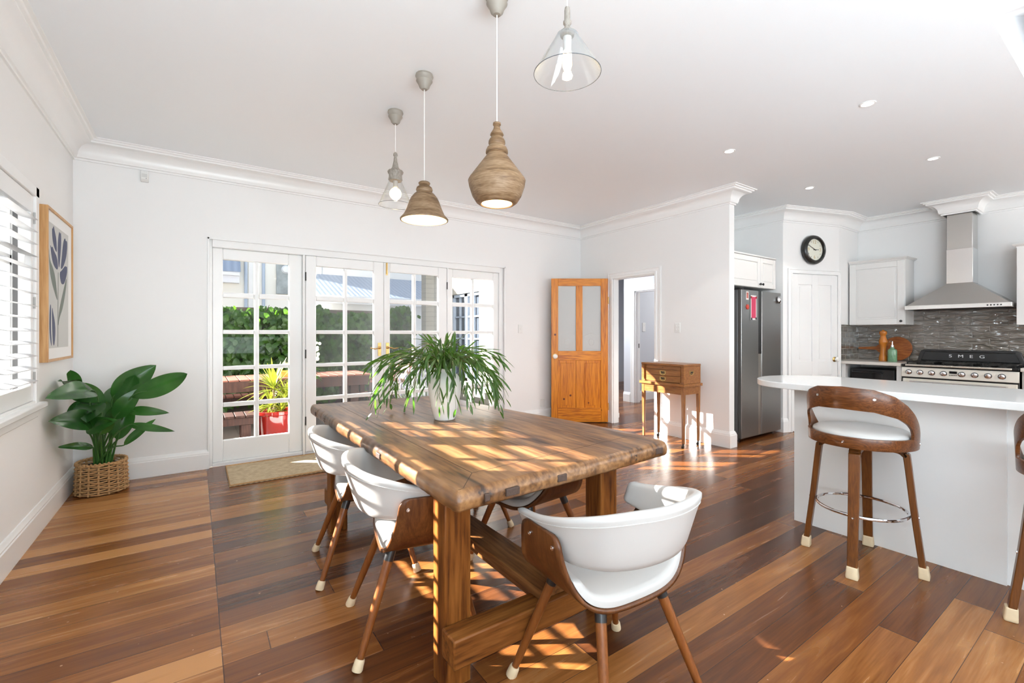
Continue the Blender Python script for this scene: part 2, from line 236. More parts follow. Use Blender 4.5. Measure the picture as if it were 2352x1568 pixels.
# ---------------------------------------------------------------- mesh helpers
class MB:
    def __init__(s): s.v = []; s.f = []
    def add(s, vs, fs):
        o = len(s.v); s.v += [tuple(v) for v in vs]; s.f += [tuple(i + o for i in f) for f in fs]; return s
    def box(s, x0, x1, y0, y1, z0, z1, mat=None):
        vs = [(x, y, z) for z in (z0, z1) for y in (y0, y1) for x in (x0, x1)]
        if mat is not None: vs = [mat @ Vector(v) for v in vs]
        return s.add(vs, [(0, 2, 3, 1), (4, 5, 7, 6), (0, 1, 5, 4), (2, 6, 7, 3), (0, 4, 6, 2), (1, 3, 7, 5)])
    def prism(s, poly, z0, z1, fn=None):
        """poly: ccw 2d outline; fn maps (a,b,h) -> xyz (default z up)"""
        n = len(poly); g = fn or (lambda a, b, h: (a, b, h))
        vs = [g(a, b, z0) for a, b in poly] + [g(a, b, z1) for a, b in poly]
        return s.add(vs, [tuple(range(n - 1, -1, -1)), tuple(range(n, 2 * n))] + [(i, (i + 1) % n, n + (i + 1) % n, n + i) for i in range(n)])
    def rings(s, rings, cap=True, closed=False):
        n = len(rings[0]); vs = [p for r in rings for p in r]; m = len(rings); fs = []
        for k in range(m if closed else m - 1):
            a, b = k * n, ((k + 1) % m) * n
            fs += [(a + i, a + (i + 1) % n, b + (i + 1) % n, b + i) for i in range(n)]
        if cap and not closed: fs += [tuple(range(n - 1, -1, -1)), tuple((m - 1) * n + i for i in range(n))]
        return s.add(vs, fs)
    def lathe(s, prof, n=32, c=(0, 0, 0), cap=True, mat=None):
        rs = []
        for r, z in prof:
            ring = [Vector((c[0] + max(r, 1e-4) * math.cos(2 * PI * i / n), c[1] + max(r, 1e-4) * math.sin(2 * PI * i / n), c[2] + z)) for i in range(n)]
            rs.append([mat @ p for p in ring] if mat is not None else ring)
        return s.rings(rs, cap)
    def tube(s, path, r, n=10, closed=False, flat=None):
        """round tube along a path; r number or list; flat=(w,t,up) makes a strip"""
        P = [Vector(p) for p in path]; m = len(P); rs = []; ref = None
        for k in range(m):
            a = P[k - 1] if (k > 0 or closed) else P[k]; b = P[(k + 1) % m] if (k < m - 1 or closed) else P[k]
            t = (b - a).normalized()
            if ref is None: ref = Vector((0, 0, 1)) if abs(t.z) < 0.9 else Vector((1, 0, 0))
            u = (ref - t * ref.dot(t)).normalized(); w = t.cross(u); ref = u
            rr = r[k] if isinstance(r, (list, tuple)) else r
            rs.append([P[k] + (u * math.cos(2 * PI * i / n) + w * math.sin(2 * PI * i / n)) * rr for i in range(n)])
        return s.rings(rs, True, closed)
    def cyl(s, p0, p1, r0, r1=None, n=16): return s.tube([p0, p1], [r0, r0 if r1 is None else r1], n)
    def sphere(s, c, r, n=16, m=10, sz=(1, 1, 1)):
        rs = []
        for k in range(m + 1):
            a = PI * k / m; rr = max(math.sin(a), 1e-3)
            rs.append([(c[0] + r * sz[0] * rr * math.cos(2 * PI * i / n), c[1] + r * sz[1] * rr * math.sin(2 * PI * i / n), c[2] - r * sz[2] * math.cos(a)) for i in range(n)])
        return s.rings(rs)
    def grid(s, fn, nu, nv):
        vs = [fn(i / nu, j / nv) for i in range(nu + 1) for j in range(nv + 1)]
        return s.add(vs, [(i * (nv + 1) + j, (i + 1) * (nv + 1) + j, (i + 1) * (nv + 1) + j + 1, i * (nv + 1) + j + 1) for i in range(nu) for j in range(nv)])
    def build(s, name, mat, parent=None, bevel=0, seg=2, smooth=True, ang=35, solid=0, sub=0, soff=-1, loc=None, bang=30):
        me = bpy.data.meshes.new(name); me.from_pydata([tuple(v) for v in s.v], [], s.f)
        bm = bmesh.new(); bm.from_mesh(me); bmesh.ops.recalc_face_normals(bm, faces=bm.faces)
        bm.to_mesh(me); bm.free()
        for m_ in (mat if isinstance(mat, (list, tuple)) else [mat]): me.materials.append(m_)
        if smooth:
            me.polygons.foreach_set('use_smooth', [True] * len(me.polygons)); me.set_sharp_from_angle(angle=math.radians(ang))
        o = bpy.data.objects.new(name, me); COL.objects.link(o)
        if loc: o.location = loc
        if parent is not None: o.parent = parent
        if solid: d = o.modifiers.new('thickness', 'SOLIDIFY'); d.thickness = solid; d.offset = soff
        if bevel: d = o.modifiers.new('bevel', 'BEVEL'); d.width = bevel; d.segments = seg; d.limit_method = 'ANGLE'; d.angle_limit = math.radians(bang)
        if sub: d = o.modifiers.new('subdivision', 'SUBSURF'); d.levels = sub; d.render_levels = sub
        return o
def tag(o, label, cat, group=None, kind=None):
    o['label'] = label; o['category'] = cat
    if group: o['group'] = group
    if kind: o['kind'] = kind
    return o
def thing(name, label, cat, loc=(0, 0, 0), rz=0.0, group=None):
    o = bpy.data.objects.new(name, None); o.empty_display_size = 0.1; COL.objects.link(o); o.location = loc; o.rotation_euler = (0, 0, rz)
    return tag(o, label, cat, group)
def struct(o, label=None, cat=None):
    o['kind'] = 'structure'
    if label: o['label'] = label
    if cat: o['category'] = cat
    return o
def dup(root, loc, rz, label):
    r = root.copy(); COL.objects.link(r); r.location = loc; r.rotation_euler = (0, 0, rz); r['label'] = label
    for ch in list(root.children):
        c = ch.copy(); COL.objects.link(c); c.parent = r
        for g in list(ch.children):
            d = g.copy(); COL.objects.link(d); d.parent = c
    return r
def text(name, body, size, mat, parent, origin, xax, yax, depth=0.002, align='CENTER'):
    c = bpy.data.curves.new(name, 'FONT'); c.body = body; c.size = size; c.extrude = depth; c.align_x = align; c.align_y = 'CENTER'; c.materials.append(mat)
    tmp = bpy.data.objects.new(name + '_curve', c); me = bpy.data.meshes.new_from_object(tmp); bpy.data.objects.remove(tmp); me.name = name
    if not me.materials: me.materials.append(mat)
    o = bpy.data.objects.new(name, me); COL.objects.link(o)
    x = Vector(xax).normalized(); y = Vector(yax).normalized(); z = x.cross(y)
    M = Matrix((x, y, z)).transposed().to_4x4(); M.translation = Vector(origin); o.matrix_local = M
    o.parent = parent; return o
def smoothpath(pts, n=6):
    """Catmull-Rom through points"""
    P = [Vector(p) for p in pts]; out = []
    for i in range(len(P) - 1):
        a = P[max(i - 1, 0)]; b = P[i]; c = P[i + 1]; d = P[min(i + 2, len(P) - 1)]
        for k in range(n):
            t = k / n; out.append(0.5 * ((2 * b) + (c - a) * t + (2 * a - 5 * b + 4 * c - d) * t * t + (3 * b - a - 3 * c + d) * t ** 3))
    return out + [P[-1]]
def sweep(mb, pts, prof, closed=False):
    """prof: (offset to the right of the walking direction, z); mitred at the corners of a plan polyline"""
    P = [Vector((p[0], p[1])) for p in pts]; n = len(P); rings = []
    nrm = lambda a, b: Vector(((b - a).y, -(b - a).x)).normalized()
    for k in range(n):
        if k == 0: m = nrm(P[0], P[1])
        elif k == n - 1: m = nrm(P[-2], P[-1])
        else:
            n1, n2 = nrm(P[k - 1], P[k]), nrm(P[k], P[k + 1]); m = (n1 + n2) / (1 + n1.dot(n2))
        rings.append([(P[k].x + m.x * o, P[k].y + m.y * o, z) for o, z in prof])
    return mb.rings(rings)

# ---------------------------------------------------------------- the shell
XL, YB, XD, ZC = -0.83, 5.13, 4.84, 2.861
XK, YN = 7.76, 2.76
D1, D2 = (6.18, 2.81), (7.10, 2.516)
YR = -3.5
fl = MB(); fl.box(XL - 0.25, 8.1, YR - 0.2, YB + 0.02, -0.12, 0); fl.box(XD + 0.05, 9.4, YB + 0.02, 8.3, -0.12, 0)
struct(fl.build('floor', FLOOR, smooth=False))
SKX0, SKX1, SKY0, SKY1 = 3.32, 4.9, 0.08, 0.51
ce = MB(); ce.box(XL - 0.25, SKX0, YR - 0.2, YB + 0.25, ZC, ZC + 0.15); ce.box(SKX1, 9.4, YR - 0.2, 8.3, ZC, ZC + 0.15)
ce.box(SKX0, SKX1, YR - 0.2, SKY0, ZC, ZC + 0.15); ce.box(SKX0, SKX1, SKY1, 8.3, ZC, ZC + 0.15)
kk = 0.41; zt = ZC + (SKX1 - SKX0) * kk      # raked recess kept narrow and closed at its high end to dim it
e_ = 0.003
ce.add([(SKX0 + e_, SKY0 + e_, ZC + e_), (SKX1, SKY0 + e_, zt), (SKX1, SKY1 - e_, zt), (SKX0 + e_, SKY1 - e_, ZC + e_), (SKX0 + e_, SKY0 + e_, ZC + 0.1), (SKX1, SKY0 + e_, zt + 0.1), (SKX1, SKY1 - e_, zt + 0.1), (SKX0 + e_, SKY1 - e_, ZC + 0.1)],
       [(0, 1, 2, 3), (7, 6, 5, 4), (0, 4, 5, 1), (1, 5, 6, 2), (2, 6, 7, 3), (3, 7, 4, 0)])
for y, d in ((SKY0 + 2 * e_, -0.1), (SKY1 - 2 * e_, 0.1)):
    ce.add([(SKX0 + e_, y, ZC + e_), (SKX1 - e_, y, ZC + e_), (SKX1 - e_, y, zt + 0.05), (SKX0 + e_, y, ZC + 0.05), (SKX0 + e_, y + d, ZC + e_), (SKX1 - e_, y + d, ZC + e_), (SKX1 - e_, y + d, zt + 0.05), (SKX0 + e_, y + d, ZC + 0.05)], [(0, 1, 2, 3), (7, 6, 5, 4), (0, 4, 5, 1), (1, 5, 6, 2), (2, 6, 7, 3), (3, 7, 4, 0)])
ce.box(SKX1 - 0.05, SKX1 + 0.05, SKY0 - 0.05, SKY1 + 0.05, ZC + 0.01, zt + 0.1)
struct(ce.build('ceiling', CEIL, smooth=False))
# left wall with the shuttered window
WY0, WY1, WZ0, WZ1 = 2.64, 4.0, 0.83, 2.12
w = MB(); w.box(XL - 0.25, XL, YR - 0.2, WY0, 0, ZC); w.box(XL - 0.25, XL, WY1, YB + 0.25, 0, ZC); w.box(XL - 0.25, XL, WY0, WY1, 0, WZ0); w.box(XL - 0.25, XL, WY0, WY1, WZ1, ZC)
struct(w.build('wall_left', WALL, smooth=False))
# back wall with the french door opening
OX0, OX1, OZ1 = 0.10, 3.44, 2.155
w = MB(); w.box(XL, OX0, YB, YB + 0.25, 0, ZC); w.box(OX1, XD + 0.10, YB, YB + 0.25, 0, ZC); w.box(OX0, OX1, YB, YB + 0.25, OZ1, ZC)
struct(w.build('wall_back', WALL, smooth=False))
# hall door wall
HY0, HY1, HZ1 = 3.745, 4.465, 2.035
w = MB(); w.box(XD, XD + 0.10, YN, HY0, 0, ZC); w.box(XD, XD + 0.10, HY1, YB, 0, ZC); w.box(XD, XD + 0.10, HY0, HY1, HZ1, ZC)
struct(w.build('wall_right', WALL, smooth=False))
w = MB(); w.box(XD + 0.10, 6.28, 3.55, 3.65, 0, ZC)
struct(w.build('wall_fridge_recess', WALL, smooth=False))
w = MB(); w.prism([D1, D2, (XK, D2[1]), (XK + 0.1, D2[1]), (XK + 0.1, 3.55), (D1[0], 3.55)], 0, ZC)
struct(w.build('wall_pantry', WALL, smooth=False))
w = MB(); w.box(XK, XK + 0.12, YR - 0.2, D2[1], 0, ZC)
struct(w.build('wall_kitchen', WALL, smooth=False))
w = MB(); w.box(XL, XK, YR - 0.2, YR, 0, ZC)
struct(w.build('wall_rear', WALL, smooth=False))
# the hall beyond the pine door
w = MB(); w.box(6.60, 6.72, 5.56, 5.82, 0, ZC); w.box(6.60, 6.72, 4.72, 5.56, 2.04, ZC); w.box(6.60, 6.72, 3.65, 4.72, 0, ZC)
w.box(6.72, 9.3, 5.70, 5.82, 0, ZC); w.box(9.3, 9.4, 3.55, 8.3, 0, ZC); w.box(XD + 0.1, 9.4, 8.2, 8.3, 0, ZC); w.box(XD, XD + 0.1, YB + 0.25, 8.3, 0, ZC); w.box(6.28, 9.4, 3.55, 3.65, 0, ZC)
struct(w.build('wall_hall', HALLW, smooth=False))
# cornice and skirting
cp_ = [(0.0, -0.168), (0.013, -0.168), (0.013, -0.152), (0.026, -0.148), (0.030, -0.135)]
cp_ += [(0.034 + 0.088 * (1 - math.cos(a)), -0.128 + 0.088 * math.sin(a)) for a in [i * PI / 12 for i in range(7)]]
cp_ += [(0.128, -0.036), (0.128, -0.024), (0.145, -0.021), (0.150, -0.010), (0.168, -0.008), (0.168, 0.0), (0.0, 0.0)]
prof = [(o, ZC + z) for o, z in cp_]
line = [(XL, YR), (XL, YB), (XD, YB), (XD, YN), (XD + 0.10, YN), (XD + 0.10, 3.55), (D1[0], 3.55), D1, D2, (XK, D2[1]), (XK, 1.56), (7.46, 1.56), (7.46, 1.28), (XK, 1.28), (XK, YR)]
t = MB(); sweep(t, line, prof); struct(t.build('trim_1', TRIM, ang=28))
sp_ = [(0, 0), (0.022, 0), (0.022, 0.135), (0.018, 0.142), (0.018, 0.150), (0.012, 0.160), (0.006, 0.176), (0, 0.178)]
def skirting(name, pts):
    t = MB(); sweep(t, pts, sp_); return struct(t.build(name, TRIM, ang=28))
skirting('baseboard_left', [(XL, YR), (XL, YB - 0.0)])
skirting('baseboard_back', [(XL, YB), (OX0, YB)]); skirting('baseboard_back_right', [(OX1 + 0.01, YB), (XD, YB), (XD, 4.56)])
skirting('baseboard_right', [(XD, 3.655), (XD, YN), (XD + 0.10, YN), (XD + 0.10, YN + 0.06)])
skirting('baseboard_pantry', [(6.18, 3.5), D1, (6.245, 2.789)])
skirting('baseboard_hall', [(6.60, 5.82), (6.60, 5.66)])
skirting('baseboard_hall_room', [(6.72, 5.70), (9.3, 5.70)])
# bead around the french door opening, architraves
t = MB(); t.box(OX0 - 0.012, OX0 + 0.006, YB - 0.012, YB, 0.0, OZ1 + 0.012); t.box(OX1 - 0.006, OX1 + 0.012, YB - 0.012, YB, 0.0, OZ1 + 0.012); t.box(OX0 - 0.012, OX1 + 0.012, YB - 0.012, YB, OZ1 - 0.006, OZ1 + 0.012)
struct(t.build('trim_2', TRIM, bevel=0.003))
def architrave(name, fn, a0, a1, z1, wd=0.09, th=0.022):
    """door casing: fn(a, depth, z) -> xyz, opening a0..a1, mitred moulding"""
    pr = [(0, 0), (0, th), (wd * 0.28, th), (wd * 0.34, th * 0.65), (wd * 0.72, th * 0.62), (wd * 0.80, th * 0.9), (wd, th * 0.8), (wd, 0)]
    rings = [[fn(a0 - o, d, 0) for o, d in pr], [fn(a0 - o, d, z1 + o) for o, d in pr], [fn(a1 + o, d, z1 + o) for o, d in pr], [fn(a1 + o, d, 0) for o, d in pr]]
    return struct(MB().rings(rings).build(name, TRIM, smooth=False))
architrave('trim_3', lambda a, d, z: (XD - d, a, z), HY0, HY1, HZ1)
t = MB(); t.box(XD, XD + 0.10, HY0 - 0.0, HY0 + 0.012, 0, HZ1); t.box(XD, XD + 0.10, HY1 - 0.012, HY1, 0, HZ1); t.box(XD, XD + 0.10, HY0, HY1, HZ1 - 0.012, HZ1); struct(t.build('trim_4', TRIM, smooth=False))
architrave('trim_5', lambda a, d, z: (6.60 - d, a, z), 4.72, 5.56, 2.04)
t = MB(); t.box(6.60, 6.72, 5.54, 5.56, 0, 2.04); t.box(6.60, 6.72, 4.72, 5.56, 2.02, 2.04); t.box(6.64, 6.68, 5.52, 5.54, 0, 2.02); struct(t.build('trim_6', TRIM, smooth=False))
t = MB(); t.box(6.652, 6.668, 5.515, 5.521, 1.00, 1.08); tag(t.build('strike_plate', IRON), 'small dark strike plate on the jamb of the doorway inside the hall', 'strike plate')
architrave('trim_7', lambda a, d, z: (a, 8.2 - d, z), 8.10, 8.90, 2.04)
t = MB(); t.box(8.10, 8.90, 8.17, 8.20, 0, 2.04); struct(t.build('door_6', plain('dark_room_door', (0.10, 0.105, 0.115), 0.5)), 'dark door seen deep in the hall', 'door')

# ---------------------------------------------------------------- french doors and side windows (openings, panes, putty bevels)
ROWS = [(1.660, 1.975), (1.299, 1.610), (0.947, 1.258), (0.595, 0.910), (0.236, 0.553)]
def glazed_leaf(name, x0, x1, z0, z1, cols, y0, y1, label, cat):
    """timber leaf with a grid of panes; y0 room side, y1 outside"""
    f = MB(); xs = [x0] + [v for c in cols for v in c] + [x1]
    f.box(x0, cols[0][0], y0, y1, z0, z1); f.box(cols[-1][1], x1, y0, y1, z0, z1)
    f.box(cols[0][0], cols[-1][1], y0, y1, ROWS[0][1], z1); f.box(cols[0][0], cols[-1][1], y0, y1, z0, ROWS[-1][0])
    for a, b in zip(cols[:-1], cols[1:]): f.box(a[1], b[0], y0 + 0.004, y1, ROWS[-1][0], ROWS[0][1])
    for a, b in zip(ROWS[:-1], ROWS[1:]):
        for c in cols: f.box(c[0], c[1], y0 + 0.004, y1, b[1], a[0])
    o = f.build(name, TRIM, bevel=0.007, seg=1, smooth=False)
    struct(o, label, cat)
    g = MB()
    for z_0, z_1 in ROWS:
        for c in cols:
            ym = y0 + (y1 - y0) * 0.62
            g.add([(c[0] - 0.003, ym, z_0 - 0.003), (c[1] + 0.003, ym, z_0 - 0.003), (c[1] + 0.003, ym, z_1 + 0.003), (c[0] - 0.003, ym, z_1 + 0.003)], [(0, 1, 2, 3)])
    g.build('glass_pane', GLASS, o, smooth=False)
    return o
f = MB(); f.box(OX0 + 0.004, 0.127, YB + 0.03, YB + 0.16, 0, OZ1); f.box(3.378, OX1 - 0.004, YB + 0.03, YB + 0.16, 0, OZ1)
f.box(0.127, 3.378, YB + 0.012, YB + 0.16, 2.083, OZ1); f.box(0.917, 0.937, YB + 0.006, YB + 0.16, 0, 2.083); f.box(2.58, 2.600, YB + 0.006, YB + 0.16, 0, 2.083)
f.box(0.127, 0.917, YB + 0.02, YB + 0.19, 0, 0.032); f.box(2.60, 3.378, YB + 0.02, YB + 0.19, 0, 0.032); f.box(0.937, 2.58, YB + 0.02, YB + 0.19, 0, 0.02)
struct(f.build('trim_8', TRIM, bevel=0.004, smooth=False))
YG = YB + 0.055
glazed_leaf('window_2', 0.127, 0.917, 0.032, 2.083, [(0.213, 0.478), (0.519, 0.790)], YG, YG + 0.045, 'fixed white side window left of the french doors, ten panes', 'window')
glazed_leaf('window_3', 2.600, 3.378, 0.032, 2.083, [(2.680, 2.958), (2.999, 3.290)], YG, YG + 0.045, 'fixed white side window right of the french doors, behind the leaf spray', 'window')
YD = YB + 0.004
dl = glazed_leaf('door_1', 0.942, 1.772, 0.022, 2.080, [(1.045, 1.328), (1.366, 1.655)], YD, YD + 0.045, 'left leaf of the white french doors, ten panes', 'door')
dr = glazed_leaf('door_2', 1.775, 2.576, 0.022, 2.080, [(1.846, 2.128), (2.168, 2.458)], YD, YD + 0.045, 'right leaf of the white french doors, with the brass top bolt', 'door')
def lever(x, sgn, par):
    p = MB(); p.box(x - 0.019, x + 0.019, YD - 0.006, YD, 1.008, 1.158); p.lathe([(0.017, 0), (0.017, 0.008), (0.010, 0.012)], 16, (0, 0, 0), mat=Matrix.Translation((x, YD - 0.006, 1.103)) @ Matrix.Rotation(PI / 2, 4, 'X'))
    h = p.build('handle_plate', BRASS, par, bevel=0.002)
    q = MB(); q.tube(smoothpath([(x, YD - 0.006, 1.103), (x, YD - 0.045, 1.103), (x + sgn * 0.025, YD - 0.052, 1.101), (x + sgn * 0.065, YD - 0.05, 1.090), (x + sgn * 0.115, YD - 0.046, 1.101)], 5), 0.0065, 8)
    q.build('lever_handle', BRASS, h)
lever(1.722, -1, dl); lever(1.815, 1, dr)
b = MB(); b.box(1.797, 1.817, YD - 0.005, YD, 1.935, 2.075); b.cyl((1.807, YD - 0.010, 1.95), (1.807, YD - 0.010, 2.078), 0.006); b.box(1.800, 1.814, YD - 0.018, YD - 0.004, 1.955, 1.975); b.build('barrel_bolt', BRASS, dr)
for z in (0.35, 1.05, 1.86):
    b = MB(); b.cyl((0.941, YD - 0.004, z - 0.045), (0.941, YD - 0.004, z + 0.045), 0.006); b.build('hinge', IRON, dl)
    b = MB(); b.cyl((2.577, YD - 0.004, z - 0.045), (2.577, YD - 0.004, z + 0.045), 0.006); b.build('hinge', IRON, dr)
for k, (x0, x1, nm) in enumerate(((0.945, 1.765, 'left'), (1.775, 2.573, 'right'))):
    fr = thing('insect_screen_door', 'dark see-through insect screen behind the %s french door leaf' % nm, 'screen door', (x0, YB + 0.13, 0.03), 0, 'insect screens outside the french doors')
    a = MB(); ww = x1 - x0
    for q in ((0, 0.055, 0, 2.05), (ww - 0.055, ww, 0, 2.05), (0.055, ww - 0.055, 0, 0.12), (0.055, ww - 0.055, 2.01, 2.05)): a.box(q[0], q[1], 0, 0.025, q[2], q[3])
    a.build('screen_frame', TRIM, fr, smooth=False)
    a = MB(); a.add([(0.05, 0.012, 0.1), (ww - 0.05, 0.012, 0.1), (ww - 0.05, 0.012, 2.02), (0.05, 0.012, 2.02)], [(0, 1, 2, 3)]); a.build('mesh_panel', SCREENED, fr, smooth=False)

# ---------------------------------------------------------------- left window: casing, sill, sashes, shutters
f = MB(); c0 = XL + 0.022
for q in ((WY0 - 0.06, WY0 + 0.02, WZ0, WZ1 + 0.05), (WY1 - 0.02, WY1 + 0.045, WZ0, WZ1 + 0.05), (WY0 - 0.06, WY1 + 0.045, WZ1 - 0.012, WZ1 + 0.05)): f.box(XL - 0.16, c0, q[0], q[1], q[2], q[3])
f.box(XL - 0.16, XL + 0.02, WY0 + 0.02, WY1 - 0.02, WZ0, WZ0 + 0.02)
win = f.build('window_1', TRIM, bevel=0.004, smooth=False); struct(win, 'white timber window frame on the left wall', 'window')
f = MB(); f.box(XL - 0.16, XL + 0.055, WY0 - 0.09, WY1 + 0.075, WZ0 - 0.032, WZ0 + 0.002); f.box(XL, XL + 0.018, WY0 - 0.06, WY1 + 0.045, WZ0 - 0.09, WZ0 - 0.032); f.build('window_sill', TRIM, win, bevel=0.006)
f = MB(); xs0, xs1 = XL - 0.125, XL - 0.085
mid = (WY0 + WY1) / 2
for y0, y1 in ((WY0, mid), (mid, WY1)):
    f.box(xs0, xs1, y0, y0 + 0.045, WZ0, WZ1); f.box(xs0, xs1, y1 - 0.045, y1, WZ0, WZ1); f.box(xs0, xs1, y0, y1, WZ0, WZ0 + 0.06); f.box(xs0, xs1, y0, y1, WZ1 - 0.115, WZ1); f.box(xs0 + 0.01, xs1, y0 + 0.32, y0 + 0.342, WZ0, WZ1)
    f.box(xs0 + 0.005, xs1, y0, y1, 1.675, 1.735)
f.build('window_sash', TRIM, win, smooth=False)
MB().box(XL - 0.080, XL - 0.058, WY1 - 0.0225, WY1 - 0.0195, WZ0 + 0.02, WZ1 - 0.013).build('dark_strip', plain('dark_strip_grey', (0.14, 0.14, 0.14), 0.6), win)  # dark grey upright strip on the far window reveal
f = MB(); f.add([(XL - 0.105, WY0, WZ0), (XL - 0.105, WY1, WZ0), (XL - 0.105, WY1, WZ1), (XL - 0.105, WY0, WZ1)], [(0, 1, 2, 3)]); f.build('glass_pane', GLASS, win, smooth=False)
for lab, y0, y1 in (('white plantation shutter panel hung at the near side of the left window', WY0 + 0.022, 3.318), ('white plantation shutter panel beside the framed tulip print', 3.322, WY1 - 0.022)):
    sh = thing('window_shutter', lab, 'shutter', (XL - 0.005, y0, WZ0 + 0.022), 0, 'plantation shutters on the left window')
    hgt = WZ1 - WZ0 - 0.036; ww = y1 - y0
    f = MB(); f.box(-0.014, 0.014, 0, 0.048, 0, hgt); f.box(-0.014, 0.014, ww - 0.048, ww, 0, hgt); f.box(-0.014, 0.014, 0.048, ww - 0.048, 0, 0.095); f.box(-0.014, 0.014, 0.048, ww - 0.048, hgt - 0.105, hgt)
    f.build('shutter_frame', TRIM, sh, bevel=0.003, smooth=False)
    f = MB(); n = 14; pit = (hgt - 0.20) / n
    for k in range(n):
        zc = 0.095 + pit * (k + 0.5)
        M = Matrix.Translation((0.004, 0, zc)) @ Matrix.Rotation(math.radians(13), 4, 'Y')
        el = [(0.0445 * math.cos(a), 0.0040 * math.sin(a)) for a in [2 * PI * i / 12 for i in range(12)]]
        f.rings([[M @ Vector((a, yy, b_)) for a, b_ in el] for yy in (0.050, ww - 0.050)])
    lo = f.build('louvres', SHUT, sh, ang=60)
    for z in (0.14, 0.60, 1.12):
        f = MB(); f.cyl((0.018, ww if y0 > 3.3 else 0.0, z - 0.035), (0.018, ww if y0 > 3.3 else 0.0, z + 0.035), 0.006); f.build('hinge', NICKEL, sh)

# ---------------------------------------------------------------- pine door, pantry door
pd = bpy.data.objects.new('door_3', None); COL.objects.link(pd); pd.location = (XD - 0.03, 4.545, 0.012); pd.rotation_euler = (0, 0, math.atan2(0.57, -0.821))
struct(pd, 'orange pine door with two etched glass panes, standing open', 'door')
f = MB()
for q in ((0, 0.10, 0, 2.03), (0.705, 0.80, 0, 2.03), (0.36, 0.452, 0.20, 0.87), (0.36, 0.452, 1.005, 1.925)): f.box(q[0], q[1], 0, 0.038, q[2], q[3])
f.build('door_stile', PINE, pd, bevel=0.003)
f = MB()
for q in ((0.10, 0.705, 0, 0.20), (0.10, 0.705, 0.87, 1.005), (0.10, 0.705, 1.925, 2.03)): f.box(q[0], q[1], 0, 0.038, q[2], q[3])
f.build('door_rail', PINEX, pd, bevel=0.003)
for x0, x1 in ((0.10, 0.36), (0.452, 0.705)):
    f = MB(); f.box(x0 - 0.002, x1 + 0.002, 0.012, 0.026, 0.198, 0.872)
    for s_ in (0.026, 0.012):
        pass
    f.box(x0 + 0.035, x1 - 0.035, 0.006, 0.032, 0.235, 0.835); f.build('door_panel', PINE, pd, bevel=0.004)
    f = MB(); f.box(x0 - 0.002, x1 + 0.002, 0.016, 0.022, 1.0, 1.93); g = f.build('etched_pane', FROST, pd, smooth=False)
    f = MB(); cx_ = (x0 + x1) / 2
    for rr in (0.040, 0.034): f.tube([(cx_ + rr * math.cos(2 * PI * i / 24), 0.0225, 1.13 + rr * 1.25 * math.sin(2 * PI * i / 24)) for i in range(24)], 0.0012, 4, True)
    for m_ in (0.022, 0.03): f.tube([(x0 + m_, 0.0225, 1.03 + m_ - 0.02), (x1 - m_, 0.0225, 1.03 + m_ - 0.02), (x1 - m_, 0.0225, 1.22), (cx_, 0.0225, 1.26), (x0 + m_, 0.0225, 1.22)], 0.001, 4, True)
    f.build('etched_border', plain('etching', (0.70, 0.71, 0.70), 0.5), g)
for s_, y in ((1, 0.038), (-1, 0.0)):
    f = MB(); M = Matrix.Translation((0.748, y, 0.93)) @ Matrix.Rotation(-PI / 2 * s_, 4, 'X')
    f.lathe([(0.012, 0), (0.012, 0.02), (0.030, 0.028), (0.034, 0.042), (0.028, 0.056), (0.012, 0.062)], 20, mat=M); k_ = f.build('door_knob', plain('white_porcelain', (0.85, 0.84, 0.80), 0.12), pd)
    f = MB(); f.lathe([(0.036, 0), (0.036, 0.004), (0.02, 0.006)], 20, mat=M); f.build('knob_rose', BRASS, k_)
for z in (0.22, 1.72):
    f = MB(); f.cyl((-0.006, 0.038, z - 0.05), (-0.006, 0.038, z + 0.05), 0.007); f.build('hinge', BRASS, pd)

u = Vector((D2[0] - D1[0], D2[1] - D1[1], 0)).normalized(); ang = math.atan2(u.y, u.x)
pv = bpy.data.objects.new('door_4', None); COL.objects.link(pv); pv.location = (D1[0], D1[1], 0); pv.rotation_euler = (0, 0, ang)
struct(pv, 'white four-panel pantry door under the wall clock', 'door')
a0, a1 = 0.135, 0.905
f = MB(); fs = [(a0, a0 + 0.10), (a0 + 0.335, a0 + 0.435), (a1 - 0.10, a1)]
for lo, hi in fs: f.box(lo, hi, -0.02, -0.001, 0.01, 2.03)
for c0_, c1_ in ((fs[0][1], fs[1][0]), (fs[1][1], fs[2][0])):
    for lo, hi in ((0.01, 0.20), (0.72, 0.90), (1.90, 2.03)): f.box(c0_, c1_, -0.0195, -0.001, lo, hi)
    f.box(c0_, c1_, -0.006, -0.002, 0.02, 2.02)
for x0, x1 in ((a0 + 0.10, a0 + 0.335), (a0 + 0.435, a1 - 0.10)):
    for z0, z1 in ((0.20, 0.72), (0.90, 1.90)): f.box(x0 + 0.028, x1 - 0.028, -0.012, -0.003, z0 + 0.028, z1 - 0.028)
f.build('door_leaf', TRIM, pv, bevel=0.003, smooth=False)
f = MB(); M = Matrix.Translation((a1 - 0.05, -0.02, 0.92)) @ Matrix.Rotation(PI / 2, 4, 'X')
f.lathe([(0.012, 0), (0.012, 0.022), (0.028, 0.03), (0.033, 0.045), (0.027, 0.060), (0.010, 0.066)], 20, mat=M); k_ = f.build('door_knob', plain('white_porcelain_knob', (0.85, 0.84, 0.80), 0.12), pv)
f = MB(); f.lathe([(0.034, 0), (0.034, 0.005), (0.018, 0.018)], 20, mat=M); f.build('knob_rose', BRASS, k_)
ca, sa = math.cos(ang), math.sin(ang)
architrave('trim_9', lambda a, d, z: (D1[0] + ca * a + sa * d, D1[1] + sa * a - ca * d, z), a0 - 0.005, a1 + 0.005, 2.04, 0.062, 0.03)

